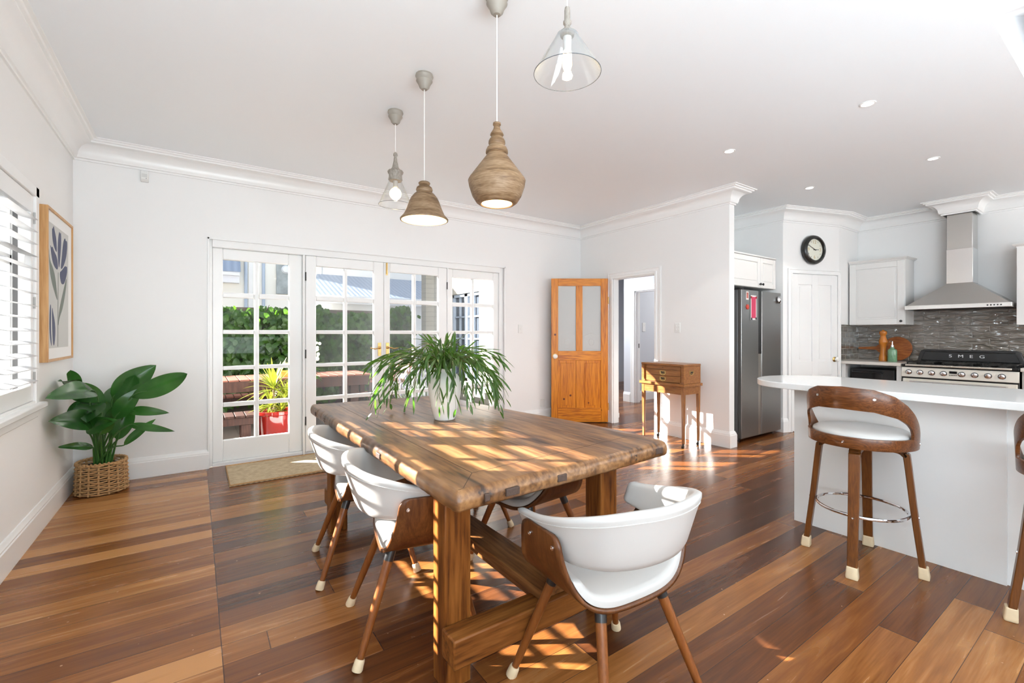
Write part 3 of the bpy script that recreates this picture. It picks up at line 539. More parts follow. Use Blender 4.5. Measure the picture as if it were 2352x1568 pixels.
# ---------------------------------------------------------------- dining table
tb = thing('dining_table', 'long rustic wooden dining table with thick worn top and trestle legs', 'table', (1.18, 2.32, 0))
def tl(x, y): return (x - 1.18, y - 2.32)
ol = [tl(*p) for p in [(0.652, 1.245), (0.650, 2.0), (0.645, 2.8), (0.650, 3.41), (1.10, 3.385), (1.63, 3.345), (1.655, 2.75), (1.70, 2.35), (1.765, 1.95), (1.80, 1.58), (1.785, 1.305), (1.30, 1.270)]]
ol = ol[::-1]
cx0 = sum(p[0] for p in ol) / len(ol); cy0 = sum(p[1] for p in ol) / len(ol)
def chaik(P, q=0.25):
    out = []
    for i in range(len(P)):
        a, b_ = P[i], P[(i + 1) % len(P)]; out += [(a[0] * (1 - q) + b_[0] * q, a[1] * (1 - q) + b_[1] * q), (a[0] * q + b_[0] * (1 - q), a[1] * q + b_[1] * (1 - q))]
    return out
den = []
for i in range(len(ol)):
    a, b_ = ol[i], ol[(i + 1) % len(ol)]; n = max(2, int(math.hypot(b_[0] - a[0], b_[1] - a[1]) / 0.055))
    for k in range(n):
        t_ = k / n; den.append((a[0] + (b_[0] - a[0]) * t_, a[1] + (b_[1] - a[1]) * t_))
den = chaik(chaik(den))
def inset(P, d):
    out = []; n = len(P)
    for i in range(n):
        a, b_ = Vector(P[i - 1]), Vector(P[(i + 1) % n]); t_ = (b_ - a).normalized(); out.append((P[i][0] + t_.y * -d, P[i][1] + t_.x * d))
    return out
rg = random.Random(3); ph = [rg.uniform(0, 6) for _ in range(8)]
def wob(i, n): return 0.0022 * math.sin(i * 40 * PI / n + ph[0]) + 0.002 * math.sin(i * 94 * PI / n + ph[1]) + 0.0015 * math.sin(i * 210 * PI / n + ph[2])
n = len(den); lay = []
for ins, z in ((0.025, 0.705), (0.010, 0.706), (0.003, 0.714), (0.0, 0.735), (0.003, 0.750), (0.010, 0.762), (0.022, 0.7695), (0.028, 0.7705)):
    q = inset(den, ins); lay.append([(x + wob(i, n) * 0.5, y + wob(i, n) * 0.5, z + wob(i * 1.3, n) * (0.5 if 0.72 < z < 0.765 else 0)) for i, (x, y) in enumerate(q)])
top = MB().rings(lay).build('tabletop', TABLETOP, tb, ang=50)
# butt joints of the framed top and inlaid plugs
jm = MB()
def groove(a, b_, wd=0.0035):
    a, b_ = Vector(tl(*a)), Vector(tl(*b_)); t_ = (b_ - a).normalized(); nn = Vector((-t_.y, t_.x)) * wd / 2
    jm.add([(*(a + nn), 0.7709), (*(a - nn), 0.7709), (*(b_ - nn), 0.7709), (*(b_ + nn), 0.7709)], [(0, 1, 2, 3)])
groove((0.80, 1.40), (0.805, 3.24)); groove((0.80, 1.40), (1.69, 1.47)); groove((1.17, 1.43), (1.15, 3.24), 0.003); groove((1.53, 1.46), (1.50, 3.23), 0.003); groove((0.70, 1.28), (0.80, 1.40), 0.003); groove((0.80, 3.24), (1.60, 3.22))
jm.build('top_joint', DARKINLAY, top, smooth=False)
for x, y, w_ in ((0.87, 1.247, 0.055), (1.10, 1.262, 0.045), (1.52, 1.29, 0.05), (1.71, 1.302, 0.05), (0.77, 1.247, 0.02)):
    c_ = tl(x, y); MB().box(c_[0] - w_ / 2, c_[0] + w_ / 2, c_[1] - 0.003, c_[1] + 0.02, 0.722, 0.748).build('edge_plug', DARKINLAY, top, bevel=0.003)
for y, w_ in ((1.95, 0.05), (2.95, 0.05), (3.2, 0.04)):
    c_ = tl(0.648, y); MB().box(c_[0] - 0.003, c_[0] + 0.02, c_[1] - w_ / 2, c_[1] + w_ / 2, 0.722, 0.746).build('edge_plug', DARKINLAY, top, bevel=0.003)
for x0, y0 in ((0.718, 1.447), (1.489, 1.447), (0.70, 3.02), (1.47, 3.02)):
    f = MB(); a, b_ = tl(x0, y0); f.box(a, a + 0.105, b_, b_ + 0.098, 0, 0.7055); f.build('leg', TABLELEG, tb, bevel=0.005)
for y0 in (1.352, 3.118):
    f = MB(); a, b_ = tl(0.705, y0); f.box(a, a + 0.90, b_, b_ + 0.094, 0.135, 0.235); f.build('cross_beam', TABLERAILX, tb, bevel=0.006)
f = MB(); a, b_ = tl(1.085, 1.37); f.box(a, a + 0.15, b_, b_ + 1.83, 0.236, 0.276); f.box(a + 0.03, a + 0.12, b_ + 0.08, b_ + 1.75, 0.19, 0.2355); f.build('stretcher', TABLERAIL, tb, bevel=0.005)

# ---------------------------------------------------------------- dining chairs (bent ply shell, padded seat, wrap-round padded back)
UC = [(-0.283, 0.640), (-0.280, 0.60), (-0.267, 0.540), (-0.238, 0.472), (-0.190, 0.422), (-0.11, 0.396), (0.0, 0.390)]
UC = UC + [(-x, z) for x, z in UC[-2::-1]]
UCs = smoothpath([(x, 0, z) for x, z in UC], 5)
def arclen(P):
    L_ = [0.0]
    for a, b_ in zip(P[:-1], P[1:]): L_.append(L_[-1] + (b_ - a).length)
    return L_
UL = arclen(UCs)
def upt(u):
    d = u * UL[-1]
    for i in range(len(UL) - 1):
        if d <= UL[i + 1]:
            t_ = (d - UL[i]) / (UL[i + 1] - UL[i]); p = UCs[i].lerp(UCs[i + 1], t_); tg = (UCs[i + 1] - UCs[i]).normalized(); return p, Vector((-tg.z, 0, tg.x))
    return UCs[-1].copy(), Vector((-1, 0, 0))
def sm(t): t = max(0.0, min(1.0, t)); return t * t * (3 - 2 * t)
def shell_y(u):
    s_ = min(u, 1 - u) * UL[-1]                       # distance from the panel top
    k = sm(s_ / 0.33)
    yr, yf = -0.095 - 0.050 * k, 0.115 + 0.115 * k
    r = 0.035
    if s_ < r:
        c_ = r - math.sqrt(max(0, r * r - (r - s_) ** 2)); yr += c_; yf -= c_
    return yr, yf
def make_chair(label):
    t = thing('dining_chair', label, 'chair', group='white tub dining chairs around the table')
    def sh(u, v):
        p, nn = upt(u); yr, yf = shell_y(u); return (p.x, yr + (yf - yr) * v, p.z)
    us = [0, .004, .010, .018, .03, .045] + [0.045 + 0.91 * i / 40 for i in range(1, 40)] + [.955, .97, .982, .990, .996, 1]
    g = MB(); nv = 8; vs = [sh(u_, j / nv) for u_ in us for j in range(nv + 1)]
    g.add(vs, [(i * (nv + 1) + j, (i + 1) * (nv + 1) + j, (i + 1) * (nv + 1) + j + 1, i * (nv + 1) + j + 1) for i in range(len(us) - 1) for j in range(nv)])
    g.build('seat_shell', WALNUT, t, solid=0.012, soff=1, ang=60)
    # padded seat following the shell
    def secp(u):
        p, nn = upt(u); yr, yf = shell_y(u); yr += 0.006; yf -= 0.006; th = 0.036 * min(1, min(u - 0.16, 0.84 - u) / 0.04 + 0.25)
        pts = []
        for yy, h in ((yr, 0.004), (yr, th * 0.55), (yr + 0.006, th * 0.85), (yr + 0.022, th), ((yr + yf) / 2, th * 1.06), (yf - 0.022, th), (yf - 0.006, th * 0.85), (yf, th * 0.55), (yf, 0.004)):
            q = p + nn * h; pts.append((q.x, yy, q.z))
        return pts
    n_ = 44; g = MB().rings([secp(0.16 + 0.68 * i / n_) for i in range(n_ + 1)]); g.build('seat_cushion', VINYL, t, ang=70)
    # back: path of the band in plan, from the left tip round the back to the right tip
    pl_ = [(-0.268, 0.175), (-0.275, 0.08), (-0.278, -0.02), (-0.262, -0.115), (-0.205, -0.205), (-0.11, -0.255), (0.0, -0.270)]
    pl_ = pl_ + [(-x, y) for x, y in pl_[-2::-1]]
    P = smoothpath([(x, y, 0) for x, y in pl_], 6); L_ = arclen(P); rs = []; seam = []
    for i, p in enumerate(P):
        tg = (P[min(i + 1, len(P) - 1)] - P[max(i - 1, 0)]).normalized(); out = Vector((tg.y, -tg.x, 0))
        if out.dot(Vector((p.x, p.y + 0.02, 0))) < 0: out = -out
        d = min(L_[i], L_[-1] - L_[i]); k = sm(d / 0.52); e = min(1.0, math.sqrt(max(0.0, 1 - (1 - min(1, d / 0.035)) ** 2))) if d < 0.035 else 1.0
        e = max(e, 0.15)
        zt_ = 0.652 + 0.093 * k; zb = 0.570 - 0.028 * sm(d / 0.30); zm = (zt_ + zb) / 2; hh = (zt_ - zb) / 2 * (0.55 + 0.45 * e)
        lean = 0.028 + 0.030 * k; sec = []
        th = (0.024 + 0.004 * k) * e
        prof_ = [(-0.35, -1.0), (0.25, -1.0), (0.75, -0.93), (1.0, -0.72), (1.02, -0.3), (1.02, 0.15), (1.05, 0.55), (1.15, 0.80), (0.95, 0.95), (0.35, 1.0), (-0.3, 0.985), (-0.85, 0.90), (-1.05, 0.72), (-1.0, 0.3), (-0.95, -0.3), (-0.95, -0.75), (-0.75, -0.94)]
        for a, h in prof_:
            off = a * th * 0.62 + lean * (h * 0.5 - 0.5) * (1 if True else 0); q = p + out * off; sec.append((q.x, q.y, zm + h * hh))
        rs.append(sec)
        q = p + out * (1.09 * th * 0.62 + lean * (0.66 * .5 - .5) + 0.001); seam.append((q.x, q.y, zm + 0.66 * hh))
    bk = MB().rings(rs).build('backrest', VINYL, t, ang=75)
    MB().tube(seam[2:-2], 0.0013, 5).build('seam', plain('stitching', (0.55, 0.54, 0.52), 0.6), bk)
    for sx in (-1, 1):
        for y in (-0.062, 0.065): MB().lathe([(0.0075, 0), (0.007, 0.003), (0.003, 0.0035), (0.0, 0.002)], 12, mat=Matrix.Translation((sx * 0.2935, y, 0.600)) @ Matrix.Rotation(sx * PI / 2, 4, 'Y')).build('screw', CHROME, t)
    for sx in (-1, 1):
        for sy, fx, fy in ((1, 0.262, 0.24), (-1, 0.226, -0.24)):
            a = Vector((sx * 0.13, sy * 0.118 + 0.02, 0.396)); b_ = Vector((sx * fx, fy, 0.0)); dr_ = b_ - a
            lg = MB().tube([a + dr_ * 0.06, a + dr_ * 0.5, a + dr_ * 0.97], [0.0185, 0.0165, 0.0125], 14).build('leg', CLEG, t)
            MB().tube([a - dr_ * 0.01, a + dr_ * 0.115], 0.0195, 14).build('collar', BLACK, lg)
            MB().tube([a + dr_ * 0.905, a + dr_ * 0.92, a + dr_ * 0.985, a + dr_], [0.0165, 0.0185, 0.0205, 0.0195], 14).build('foot_cap', RUBBER, lg)
    return t
R = math.radians
ch = make_chair('white tub dining chair at the near end of the table, its back toward the camera')
ch.location = (1.20, 1.125, 0.0); ch.rotation_euler = (0, 0, R(86 - 90))
dup(ch, (0.776, 1.90, 0), R(-12 - 90), 'white tub dining chair on the left long side, nearer the camera of two')
dup(ch, (0.772, 2.57, 0), R(-9 - 90), 'white tub dining chair on the left long side, closest to the jute mat')
dup(ch, (1.515, 1.99, 0), R(185 - 90), 'white tub dining chair under the right long side, its wooden side below the table edge')
dup(ch, (1.46, 2.68, 0), R(180 - 90), 'white tub dining chair at the far right of the table, mostly hidden by the top')

# ---------------------------------------------------------------- vase and spray of leaves
VX, VY, VZ = 1.175, 2.37, 0.771
v = MB(); v.lathe([(0.0, 0.0), (0.056, 0.0), (0.060, 0.006), (0.078, 0.075), (0.091, 0.145), (0.095, 0.19), (0.090, 0.228), (0.074, 0.255), (0.056, 0.268), (0.050, 0.280), (0.053, 0.292), (0.047, 0.292), (0.043, 0.275), (0.06, 0.25), (0.083, 0.2), (0.07, 0.08), (0.0, 0.012)], 48)
vs_ = v.build('vase', plain('white_ceramic', (0.74, 0.72, 0.69), 0.55, bump=0.15, bscale=180), loc=(VX, VY, VZ), ang=60)
tag(vs_, 'matte white ceramic vase with narrow neck standing on the dining table', 'vase')
sprig = thing('leaf_spray', 'drooping spray of long narrow green leaves standing in the white vase', 'plant', (VX, VY, VZ + 0.27))
rg = random.Random(11); lf = MB(); st = MB()
def strap(mb, base, direction, length, width, curl, twist):
    """one narrow leaf: mid rib bends down, blade 2 quads wide"""
    d = Vector(direction).normalized(); p = Vector(base); side = d.cross(Vector((0, 0, 1)));
    if side.length < 0.1: side = Vector((1, 0, 0))
    side.normalize(); side = (Matrix.Rotation(twist, 3, d) @ side); vs = []; n_ = 6
    for k in range(n_ + 1):
        t_ = k / n_; w_ = width * (math.sin(PI * min(1, t_ * 0.92 + 0.08)) ** 0.7) * 0.5 + 0.0004
        up = side.cross(d).normalized(); vs += [p - side * w_ + up * w_ * 0.3, p, p + side * w_ + up * w_ * 0.3]
        d = (d + Vector((0, 0, -curl / n_))).normalized(); p = p + d * (length / n_)
    mb.add(vs, [f_ for k in range(n_) for f_ in ((3 * k, 3 * k + 3, 3 * k + 4, 3 * k + 1), (3 * k + 1, 3 * k + 4, 3 * k + 5, 3 * k + 2))])
for i in range(78):
    az = 2 * PI * i / 78 + rg.uniform(-0.1, 0.1); el = rg.choice([0.1, 0.25, 0.4, 0.55, 0.8, 1.2]) + rg.uniform(-0.1, 0.1)
    # stems arch outward and droop; longer towards the camera's left and right
    ca_, sa_ = math.cos(az), math.sin(az)
    lat = abs(ca_ * 0.82 - sa_ * 0.57)
    lft = max(0.0, -ca_ * 0.82 + sa_ * 0.57)
    reach = (0.21 + 0.12 * lat + 0.09 * lft) * rg.uniform(0.75, 1.1) * (0.45 if el > 1 else 1)
    drop = rg.uniform(0.10, 0.27 + 0.08 * lft) * (1 if el < 0.5 else 0.25); rise = 0.05 + 0.09 * el
    pts = [Vector((ca_ * 0.02, sa_ * 0.02, -0.05)), Vector((ca_ * 0.035, sa_ * 0.035, 0.02)), Vector((ca_ * reach * 0.45, sa_ * reach * 0.45, rise)), Vector((ca_ * reach * 0.85, sa_ * reach * 0.85, rise - drop * 0.35)), Vector((ca_ * reach, sa_ * reach, max(rise - drop, -0.265)))]
    P = smoothpath(pts, 4); st.tube(P, [0.0022 - 0.0014 * k / (len(P) - 1) for k in range(len(P))], 5)
    nl = 12 if el < 0.9 else 7
    for k in range(nl):
        t_ = 0.22 + 0.78 * k / (nl - 1); q = P[min(len(P) - 1, int(t_ * (len(P) - 1)))]; q2 = P[max(0, min(len(P) - 1, int(t_ * (len(P) - 1)) - 1))]
        tg = (q - q2).normalized() if (q - q2).length > 1e-6 else Vector((ca_, sa_, 0))
        a = rg.uniform(0, 2 * PI); spread = Vector((math.cos(a), math.sin(a), rg.uniform(-0.2, 0.5)))
        dv = tg * 1.0 + spread * 0.45
        L0 = rg.uniform(0.07, 0.125)
        if q.z + dv.normalized().z * L0 - 0.3 * L0 < -0.26: L0 *= 0.5
        strap(lf, q, dv, L0, rg.uniform(0.010, 0.0155), rg.uniform(0.1, 0.8), rg.uniform(-1, 1))
lf.v = [(x, y, max(z, -0.268)) for x, y, z in lf.v]
lf.build('foliage', leaf_mat('strap_leaf', (0.030, 0.065, 0.018), (0.062, 0.125, 0.034), 9, 0.30, 0.32, (0.16, 0.42, 0.03)), sprig, ang=80)
st.build('stem', plain('leaf_stem', (0.12, 0.11, 0.04), 0.6), sprig)

# ---------------------------------------------------------------- pendant lights
def pendant(name, label, x, y, z_shade_top, parts, rose_mat, bulb, zb):
    t = thing(name, label, 'pendant light', (x, y, ZC), 0, 'pendant lights over the dining table')
    MB().lathe([(0.0, 0.0), (0.052, 0.0), (0.055, -0.012), (0.048, -0.028), (0.050, -0.040), (0.036, -0.062), (0.030, -0.080), (0.018, -0.092), (0.0, -0.093)][::-1], 28).build('ceiling_rose', rose_mat, t)
    MB().cyl((0, 0, -0.09), (0, 0, z_shade_top - ZC), 0.0028, n=8).build('cord', plain('white_cord', (0.72, 0.70, 0.66), 0.6), t)
    for nm, mt, prof_ in parts: MB().lathe([(r, z - ZC) for r, z in prof_], 48, cap=nm not in ('shade', 'glass_shade', 'shade_lining')).build(nm, mt, t, ang=40)
    if parts[-1][0] == 'glass_shade':
        r_, z_ = max(parts[-1][2]); MB().tube([(r_ * math.cos(2 * PI * i / 64), r_ * math.sin(2 * PI * i / 64), z_ - ZC) for i in range(64)], 0.0014, 6, True).build('glass_rim', plain('glass_edge', (0.10, 0.11, 0.12), 0.15), t)
    em = plain('bulb_glow_' + bulb, (1, 0.9, 0.75), 0.3, emit=(1.0, 0.72, 0.40), es=4.5)
    r_ = 0.045 if bulb == 'globe' else 0.019
    b_ = MB()
    if bulb == 'globe': b_.sphere((0, 0, zb - ZC), 0.042, 20, 12)
    else: b_.lathe([(0.0, -0.055), (0.010, -0.05), (0.018, -0.025), (0.017, 0.02), (0.010, 0.05), (0.0, 0.055)], 20, (0, 0, zb - ZC))
    b_.build('bulb', em, t)
    lt = add_light('bulb_light', 'POINT', (x, y, zb - (0.06 if bulb == 'globe' else 0.07)), 1.2 if parts[-1][0] == 'glass_shade' else 5.0, (1.0, 0.78, 0.5), size=0.02)
    return t
ROSE = plain('taupe_rose', (0.29, 0.26, 0.22), 0.5)
PX = 1.17
pendant('pendant_light', 'glass cone pendant light with grey turned cap, farthest from the camera', 1.18, 3.17, 2.56,
        [('lamp_cap', PENDG, [(0.0, 2.567), (0.008, 2.566), (0.014, 2.556), (0.016, 2.545), (0.010, 2.535), (0.014, 2.50), (0.024, 2.455), (0.036, 2.438), (0.052, 2.432), (0.056, 2.425), (0.053, 2.415), (0.046, 2.405), (0.047, 2.385), (0.050, 2.368), (0.046, 2.360), (0.0, 2.36)]),
         ('lamp_socket', plain('grey_socket', (0.48, 0.45, 0.41), 0.5), [(0.0, 2.362), (0.017, 2.361), (0.016, 2.315), (0.012, 2.312), (0.0, 2.312)]),
         ('glass_shade', LAMPGLASS, [(0.042, 2.366), (0.066, 2.31), (0.116, 2.19), (0.1175, 2.187), (0.115, 2.1875), (0.064, 2.31), (0.040, 2.366)])], ROSE, 'globe', 2.268)
pendant('pendant_light', 'brown turned-wood bell pendant light with wide open mouth', 1.16, 2.62, 2.19,
        [('shade', PENDW, [(0.010, 2.198), (0.030, 2.198), (0.036, 2.192), (0.034, 2.183), (0.028, 2.178), (0.046, 2.164), (0.051, 2.150), (0.047, 2.134), (0.062, 2.122), (0.080, 2.100), (0.092, 2.075), (0.108, 2.030), (0.124, 1.995), (0.142, 1.974), (0.147, 1.968), (0.146, 1.961), (0.140, 1.960)]),
         ('shade_lining', plain('cream_lining', (0.80, 0.66, 0.42), 0.5), [(0.139, 1.961), (0.120, 1.985), (0.102, 2.025), (0.086, 2.070), (0.06, 2.11), (0.0, 2.125)])], ROSE, 'candle', 2.085)
pendant('pendant_light', 'large wooden teardrop pendant light with ringed neck', 1.17, 1.81, 2.26,
        [('shade', PENDW, [(0.006, 2.262), (0.018, 2.258), (0.019, 2.249), (0.014, 2.243), (0.017, 2.228), (0.030, 2.208), (0.032, 2.201), (0.025, 2.193), (0.033, 2.183), (0.039, 2.172), (0.040, 2.160), (0.035, 2.151), (0.045, 2.142), (0.052, 2.128), (0.053, 2.116), (0.047, 2.108), (0.052, 2.100), (0.130, 1.995), (0.136, 1.984), (0.132, 1.960), (0.116, 1.912), (0.098, 1.884), (0.084, 1.874), (0.076, 1.873), (0.072, 1.876)]),
         ('shade_lining', plain('cream_lining_deep', (0.85, 0.72, 0.48), 0.5), [(0.071, 1.877), (0.10, 1.91), (0.12, 1.97), (0.05, 2.06), (0.0, 2.07)])], ROSE, 'candle', 1.985)
pendant('pendant_light', 'clear glass cone pendant light nearest the camera, with thin filament bulb', 1.17, 1.313, 2.51,
        [('lamp_cap', PENDG, [(0.0, 2.512), (0.009, 2.512), (0.011, 2.500), (0.011, 2.465), (0.0155, 2.458), (0.0155, 2.450), (0.010, 2.442), (0.012, 2.432), (0.026, 2.420), (0.029, 2.412), (0.026, 2.402), (0.018, 2.398), (0.0, 2.398)]),
         ('lamp_socket', plain('pale_socket', (0.62, 0.60, 0.57), 0.5), [(0.0, 2.40), (0.0165, 2.399), (0.0155, 2.345), (0.012, 2.342), (0.0, 2.342)]),
         ('glass_shade', LAMPGLASS, [(0.026, 2.414), (0.040, 2.408), (0.052, 2.385), (0.126, 2.262), (0.1275, 2.2595), (0.1245, 2.260), (0.050, 2.385), (0.038, 2.405), (0.026, 2.411)])], ROSE, 'candle', 2.315)
for x, y in ((3.84, 1.19), (3.84, 2.19), (5.53, 1.22), (5.53, 2.24)):
    lab = {(3.84, 1.19): 'round recessed downlight, largest and highest in the photo', (3.84, 2.19): 'round recessed downlight nearest the large teardrop pendant', (5.53, 1.22): 'round recessed downlight between the range hood and the raked recess', (5.53, 2.24): 'round recessed downlight nearest the wall clock'}[(x, y)]
    t = thing('downlight', lab, 'downlight', (x, y, ZC), 0, 'recessed ceiling downlights')
    MB().lathe([(0.048, 0.0), (0.048, -0.003), (0.044, -0.005), (0.036, -0.004), (0.034, 0.0)], 32, cap=False).build('trim_ring', TRIM, t)
    MB().lathe([(0.0, -0.0025), (0.035, -0.0025)], 32, cap=False).build('lens', plain('downlight_lens', (1, 1, 1), 0.4, emit=(1, 0.97, 0.92), es=5.0), t)
    add_light('downlight_lamp', 'SPOT', (x, y, ZC - 0.012), 15, (1, 0.95, 0.88), (0, 0, -1), 0.03).data.spot_size = R(110)

# ---------------------------------------------------------------- kitchen
def shaker(mb, fn, a0, a1, z0, z1, th=0.02, fr=0.065):
    """raised-panel cabinet door; fn(a, depth, z)"""
    def bx(p0, p1, d0, d1, q0, q1):
        vs = [fn(a, d, z) for z in (q0, q1) for d in (d0, d1) for a in (p0, p1)]
        mb.add(vs, [(0, 2, 3, 1), (4, 5, 7, 6), (0, 1, 5, 4), (2, 6, 7, 3), (0, 4, 6, 2), (1, 3, 7, 5)])
    bx(a0, a0 + fr, 0, th, z0, z1); bx(a1 - fr, a1, 0, th, z0, z1); bx(a0 + fr, a1 - fr, 0, th, z0, z0 + fr); bx(a0 + fr, a1 - fr, 0, th, z1 - fr, z1)
    bx(a0 + fr, a1 - fr, 0.001, th * 0.55, z0 + fr, z1 - fr)
    if a1 - a0 > 0.25: bx(a0 + fr + 0.022, a1 - fr - 0.022, 0.001, th * 0.85, z0 + fr + 0.022, z1 - fr - 0.022)
    return mb
KF = lambda x: (lambda a, d, z: (x - d, a, z))            # faces -X
# splash tiles
BIGT = tile_mat('wavy_grey_tile', 0.30, 0.0755, 'Y', (0.15, 0.130, 0.108), (0.175, 0.152, 0.127), 1.0)
SMLT = tile_mat('flat_grey_tile', 0.15, 0.0755, 'X', (0.115, 0.105, 0.082), (0.135, 0.120, 0.095), 0.12, (0.42, 0.40, 0.36), 0.02, 0.12)
MB().box(XK - 0.012, XK, -1.2, D2[1] - 0.001, 0.90, 1.60).build('trim_10', BIGT, smooth=False)['kind'] = 'structure'
MB().box(D2[0] - 0.0, XK - 0.012, D2[1] - 0.012, D2[1] - 0.0005, 0.90, 1.385).build('trim_11', SMLT, smooth=False)['kind'] = 'structure'
# base cabinet with open niche, worktops
bc = thing('base_cabinet', 'white base cabinet with open niche left of the cooker', 'cabinet', (7.17, 1.875, 0))
f = MB(); y0, y1 = 0.0, 0.636
f.box(0, 0.56, y0, y0 + 0.05, 0.0, 0.858); f.box(0, 0.56, y1 - 0.045, y1, 0.0, 0.858); f.box(0.54, 0.56, y0 + 0.05, y1 - 0.045, 0.1, 0.858); f.box(0, 0.54, y0 + 0.05, y1 - 0.045, 0.50, 0.52); f.box(0.05, 0.54, y0 + 0.05, y1 - 0.045, 0.0, 0.1)
f.build('cabinet_body', CABW, bc, bevel=0.002, smooth=False)
f = MB(); shaker(f, lambda a, d, z: (-d, a, z), 0.03, 0.606, 0.11, 0.49); f.build('cabinet_door', CABW, bc, bevel=0.003, smooth=False)
mw = thing('microwave', 'black countertop oven standing in the niche below the left worktop', 'microwave', (7.23, 1.955, 0.52))
MB().box(0, 0.40, 0, 0.47, 0.012, 0.285).build('oven_body', BLACK, mw, bevel=0.012)
MB().box(-0.006, -0.0005, 0.13, 0.455, 0.03, 0.255).build('oven_door', BLACKG, mw, bevel=0.003)
MB().tube([(-0.006, 0.12, 0.24), (-0.035, 0.13, 0.24), (-0.035, 0.44, 0.24), (-0.006, 0.45, 0.24)], 0.007, 8).build('handle', BLACK, mw)
for y in (0.05, 0.42): MB().box(0.05, 0.08, y - 0.012, y + 0.012, 0, 0.012).build('foot', BLACK, mw)
o = MB().box(7.13, XK - 0.0125, 1.872, 2.503, 0.860, 0.898).build('worktop', plain('pale_laminate', (0.66, 0.62, 0.57), 0.25), bevel=0.003); tag(o, 'pale worktop left of the cooker carrying the pepper mill', 'worktop')
o = MB().box(7.13, XK - 0.0125, -1.0, 0.883, 0.860, 0.898).build('worktop', plain('pale_laminate_right', (0.66, 0.62, 0.57), 0.25), bevel=0.003); tag(o, 'pale worktop right of the cooker at the photo edge', 'worktop')
b2 = thing('base_cabinet', 'white base cabinet right of the cooker', 'cabinet', (7.17, -1.0, 0))
MB().box(0, 0.56, 0, 1.875, 0.0, 0.858).build('cabinet_body', CABW, b2, bevel=0.002)
for k in range(3):
    f = MB(); shaker(f, lambda a, d, z: (-d - 0.001, a, z), 0.01 + 0.62 * k, 0.62 + 0.62 * k, 0.11, 0.85); f.build('cabinet_door', CABW, b2, bevel=0.003, smooth=False)
# range cooker
ck = thing('range_cooker', 'wide cream range cooker with black splashback and eight knobs', 'cooker', (7.12, 0.890, 0))
MB().box(0.035, 0.60, 0.0, 0.975, 0.05, 0.865).build('oven_body', BLACK, ck, bevel=0.004)
f = MB(); f.prism([(0.0, 0.74), (0.034, 0.74), (0.034, 0.856), (0.014, 0.856)], 0.0, 0.975, lambda a, b_, h: (a, h, b_)); f.build('control_panel', CREAM, ck, bevel=0.003)
MB().box(0.006, 0.0345, 0.012, 0.963, 0.14, 0.72).build('oven_door', CREAM, ck, bevel=0.005)
f = MB(); f.tube([(0.006, 0.09, 0.685), (-0.045, 0.09, 0.685), (-0.045, 0.885, 0.685), (0.006, 0.885, 0.685)], 0.011, 10); f.build('door_handle', CHROME, ck)
MB().box(0.0, 0.60, 0.0, 0.975, 0.866, 0.892).build('hob_top', BLACKG, ck, bevel=0.004)
MB().box(-0.012, 0.012, 0.05, 0.935, 0.872, 0.892).build('hob_trim', plain('satin_trim', (0.75, 0.71, 0.64), 0.25, metal=0.8), ck, bevel=0.004)
f = MB(); yy0, yy1 = 0.01, 0.965
f.prism([(yy0, 0.893), (yy1, 0.893), (yy1 - 0.045, 1.045), (yy1 - 0.075, 1.062), (yy0 + 0.075, 1.062), (yy0 + 0.045, 1.045)], 0.545, 0.585, lambda a, b_, h: (h, a, b_)); sb = f.build('splashback', plain('black_enamel', (0.018, 0.018, 0.019), 0.35), ck, bevel=0.006)
f = MB(); path = [(0.5435, yy0 + 0.05, 0.925), (0.5435, yy1 - 0.05, 0.925), (0.5435, yy1 - 0.085, 1.035), (0.5435, yy0 + 0.085, 1.035)]; f.tube(path, 0.005, 6, True); f.build('splashback_rim', BLACKG, sb)
for k, chx in enumerate('SMEG'):
    text('lettering', chx, 0.050, plain('white_letter', (0.85, 0.85, 0.85), 0.4), sb, (0.5425, 0.640 - 0.092 * k, 0.985), (0, -1, 0), (0, 0, 1)).scale = (1.35, 1, 1)
for k in range(8):
    y = 0.905 - (0.1045 * k if k < 4 else 0.1045 * k + 0.048)
    M = Matrix.Translation((0.006, y, 0.797)) @ Matrix.Rotation(-PI / 2 - 0.12, 4, 'Y')
    kb = MB().lathe([(0.031, -0.004), (0.031, 0.003), (0.027, 0.006), (0.0, 0.006)], 24, mat=M).build('knob', BLACK, ck)
    MB().lathe([(0.026, 0.0065), (0.025, 0.011), (0.017, 0.014), (0.014, 0.032), (0.0, 0.034)], 24, mat=M).build('knob_cap', CHROME, kb)
    MB().box(-0.006, 0.028, -0.005, 0.005, 0.03, 0.044, mat=M).build('knob_pointer', CHROME, kb, bevel=0.002)
y = 0.905 - 0.1045 * 4 + 0.022
MB().box(-0.002, 0.02, y - 0.032, y + 0.032, 0.803, 0.830).build('clock_display', BLACKG, ck)
for k in range(5): MB().box(-0.002, 0.02, y - 0.030 + 0.0135 * k, y - 0.022 + 0.0135 * k, 0.780, 0.788).build('button', BLACK, ck)
for y in (0.16, 0.49, 0.82):
    for x in (0.16, 0.42):
        MB().lathe([(0.045, 0.892), (0.045, 0.900), (0.030, 0.903), (0.030, 0.910), (0.0, 0.912)], 20, (x, y, 0)).build('burner', IRON, ck)
    f = MB()
    for q in (0.10, 0.29, 0.48): f.box(q - 0.006, q + 0.006, y - 0.13, y + 0.13, 0.910, 0.922)
    for q in (y - 0.12, y, y + 0.12): f.box(0.08, 0.50, q - 0.006, q + 0.006, 0.9105, 0.9215)
    for q in (y - 0.12, y + 0.12):
        for x in (0.10, 0.48): f.box(x - 0.006, x + 0.006, q - 0.006, q + 0.006, 0.892, 0.912)
    f.build('pan_support', IRON, ck)
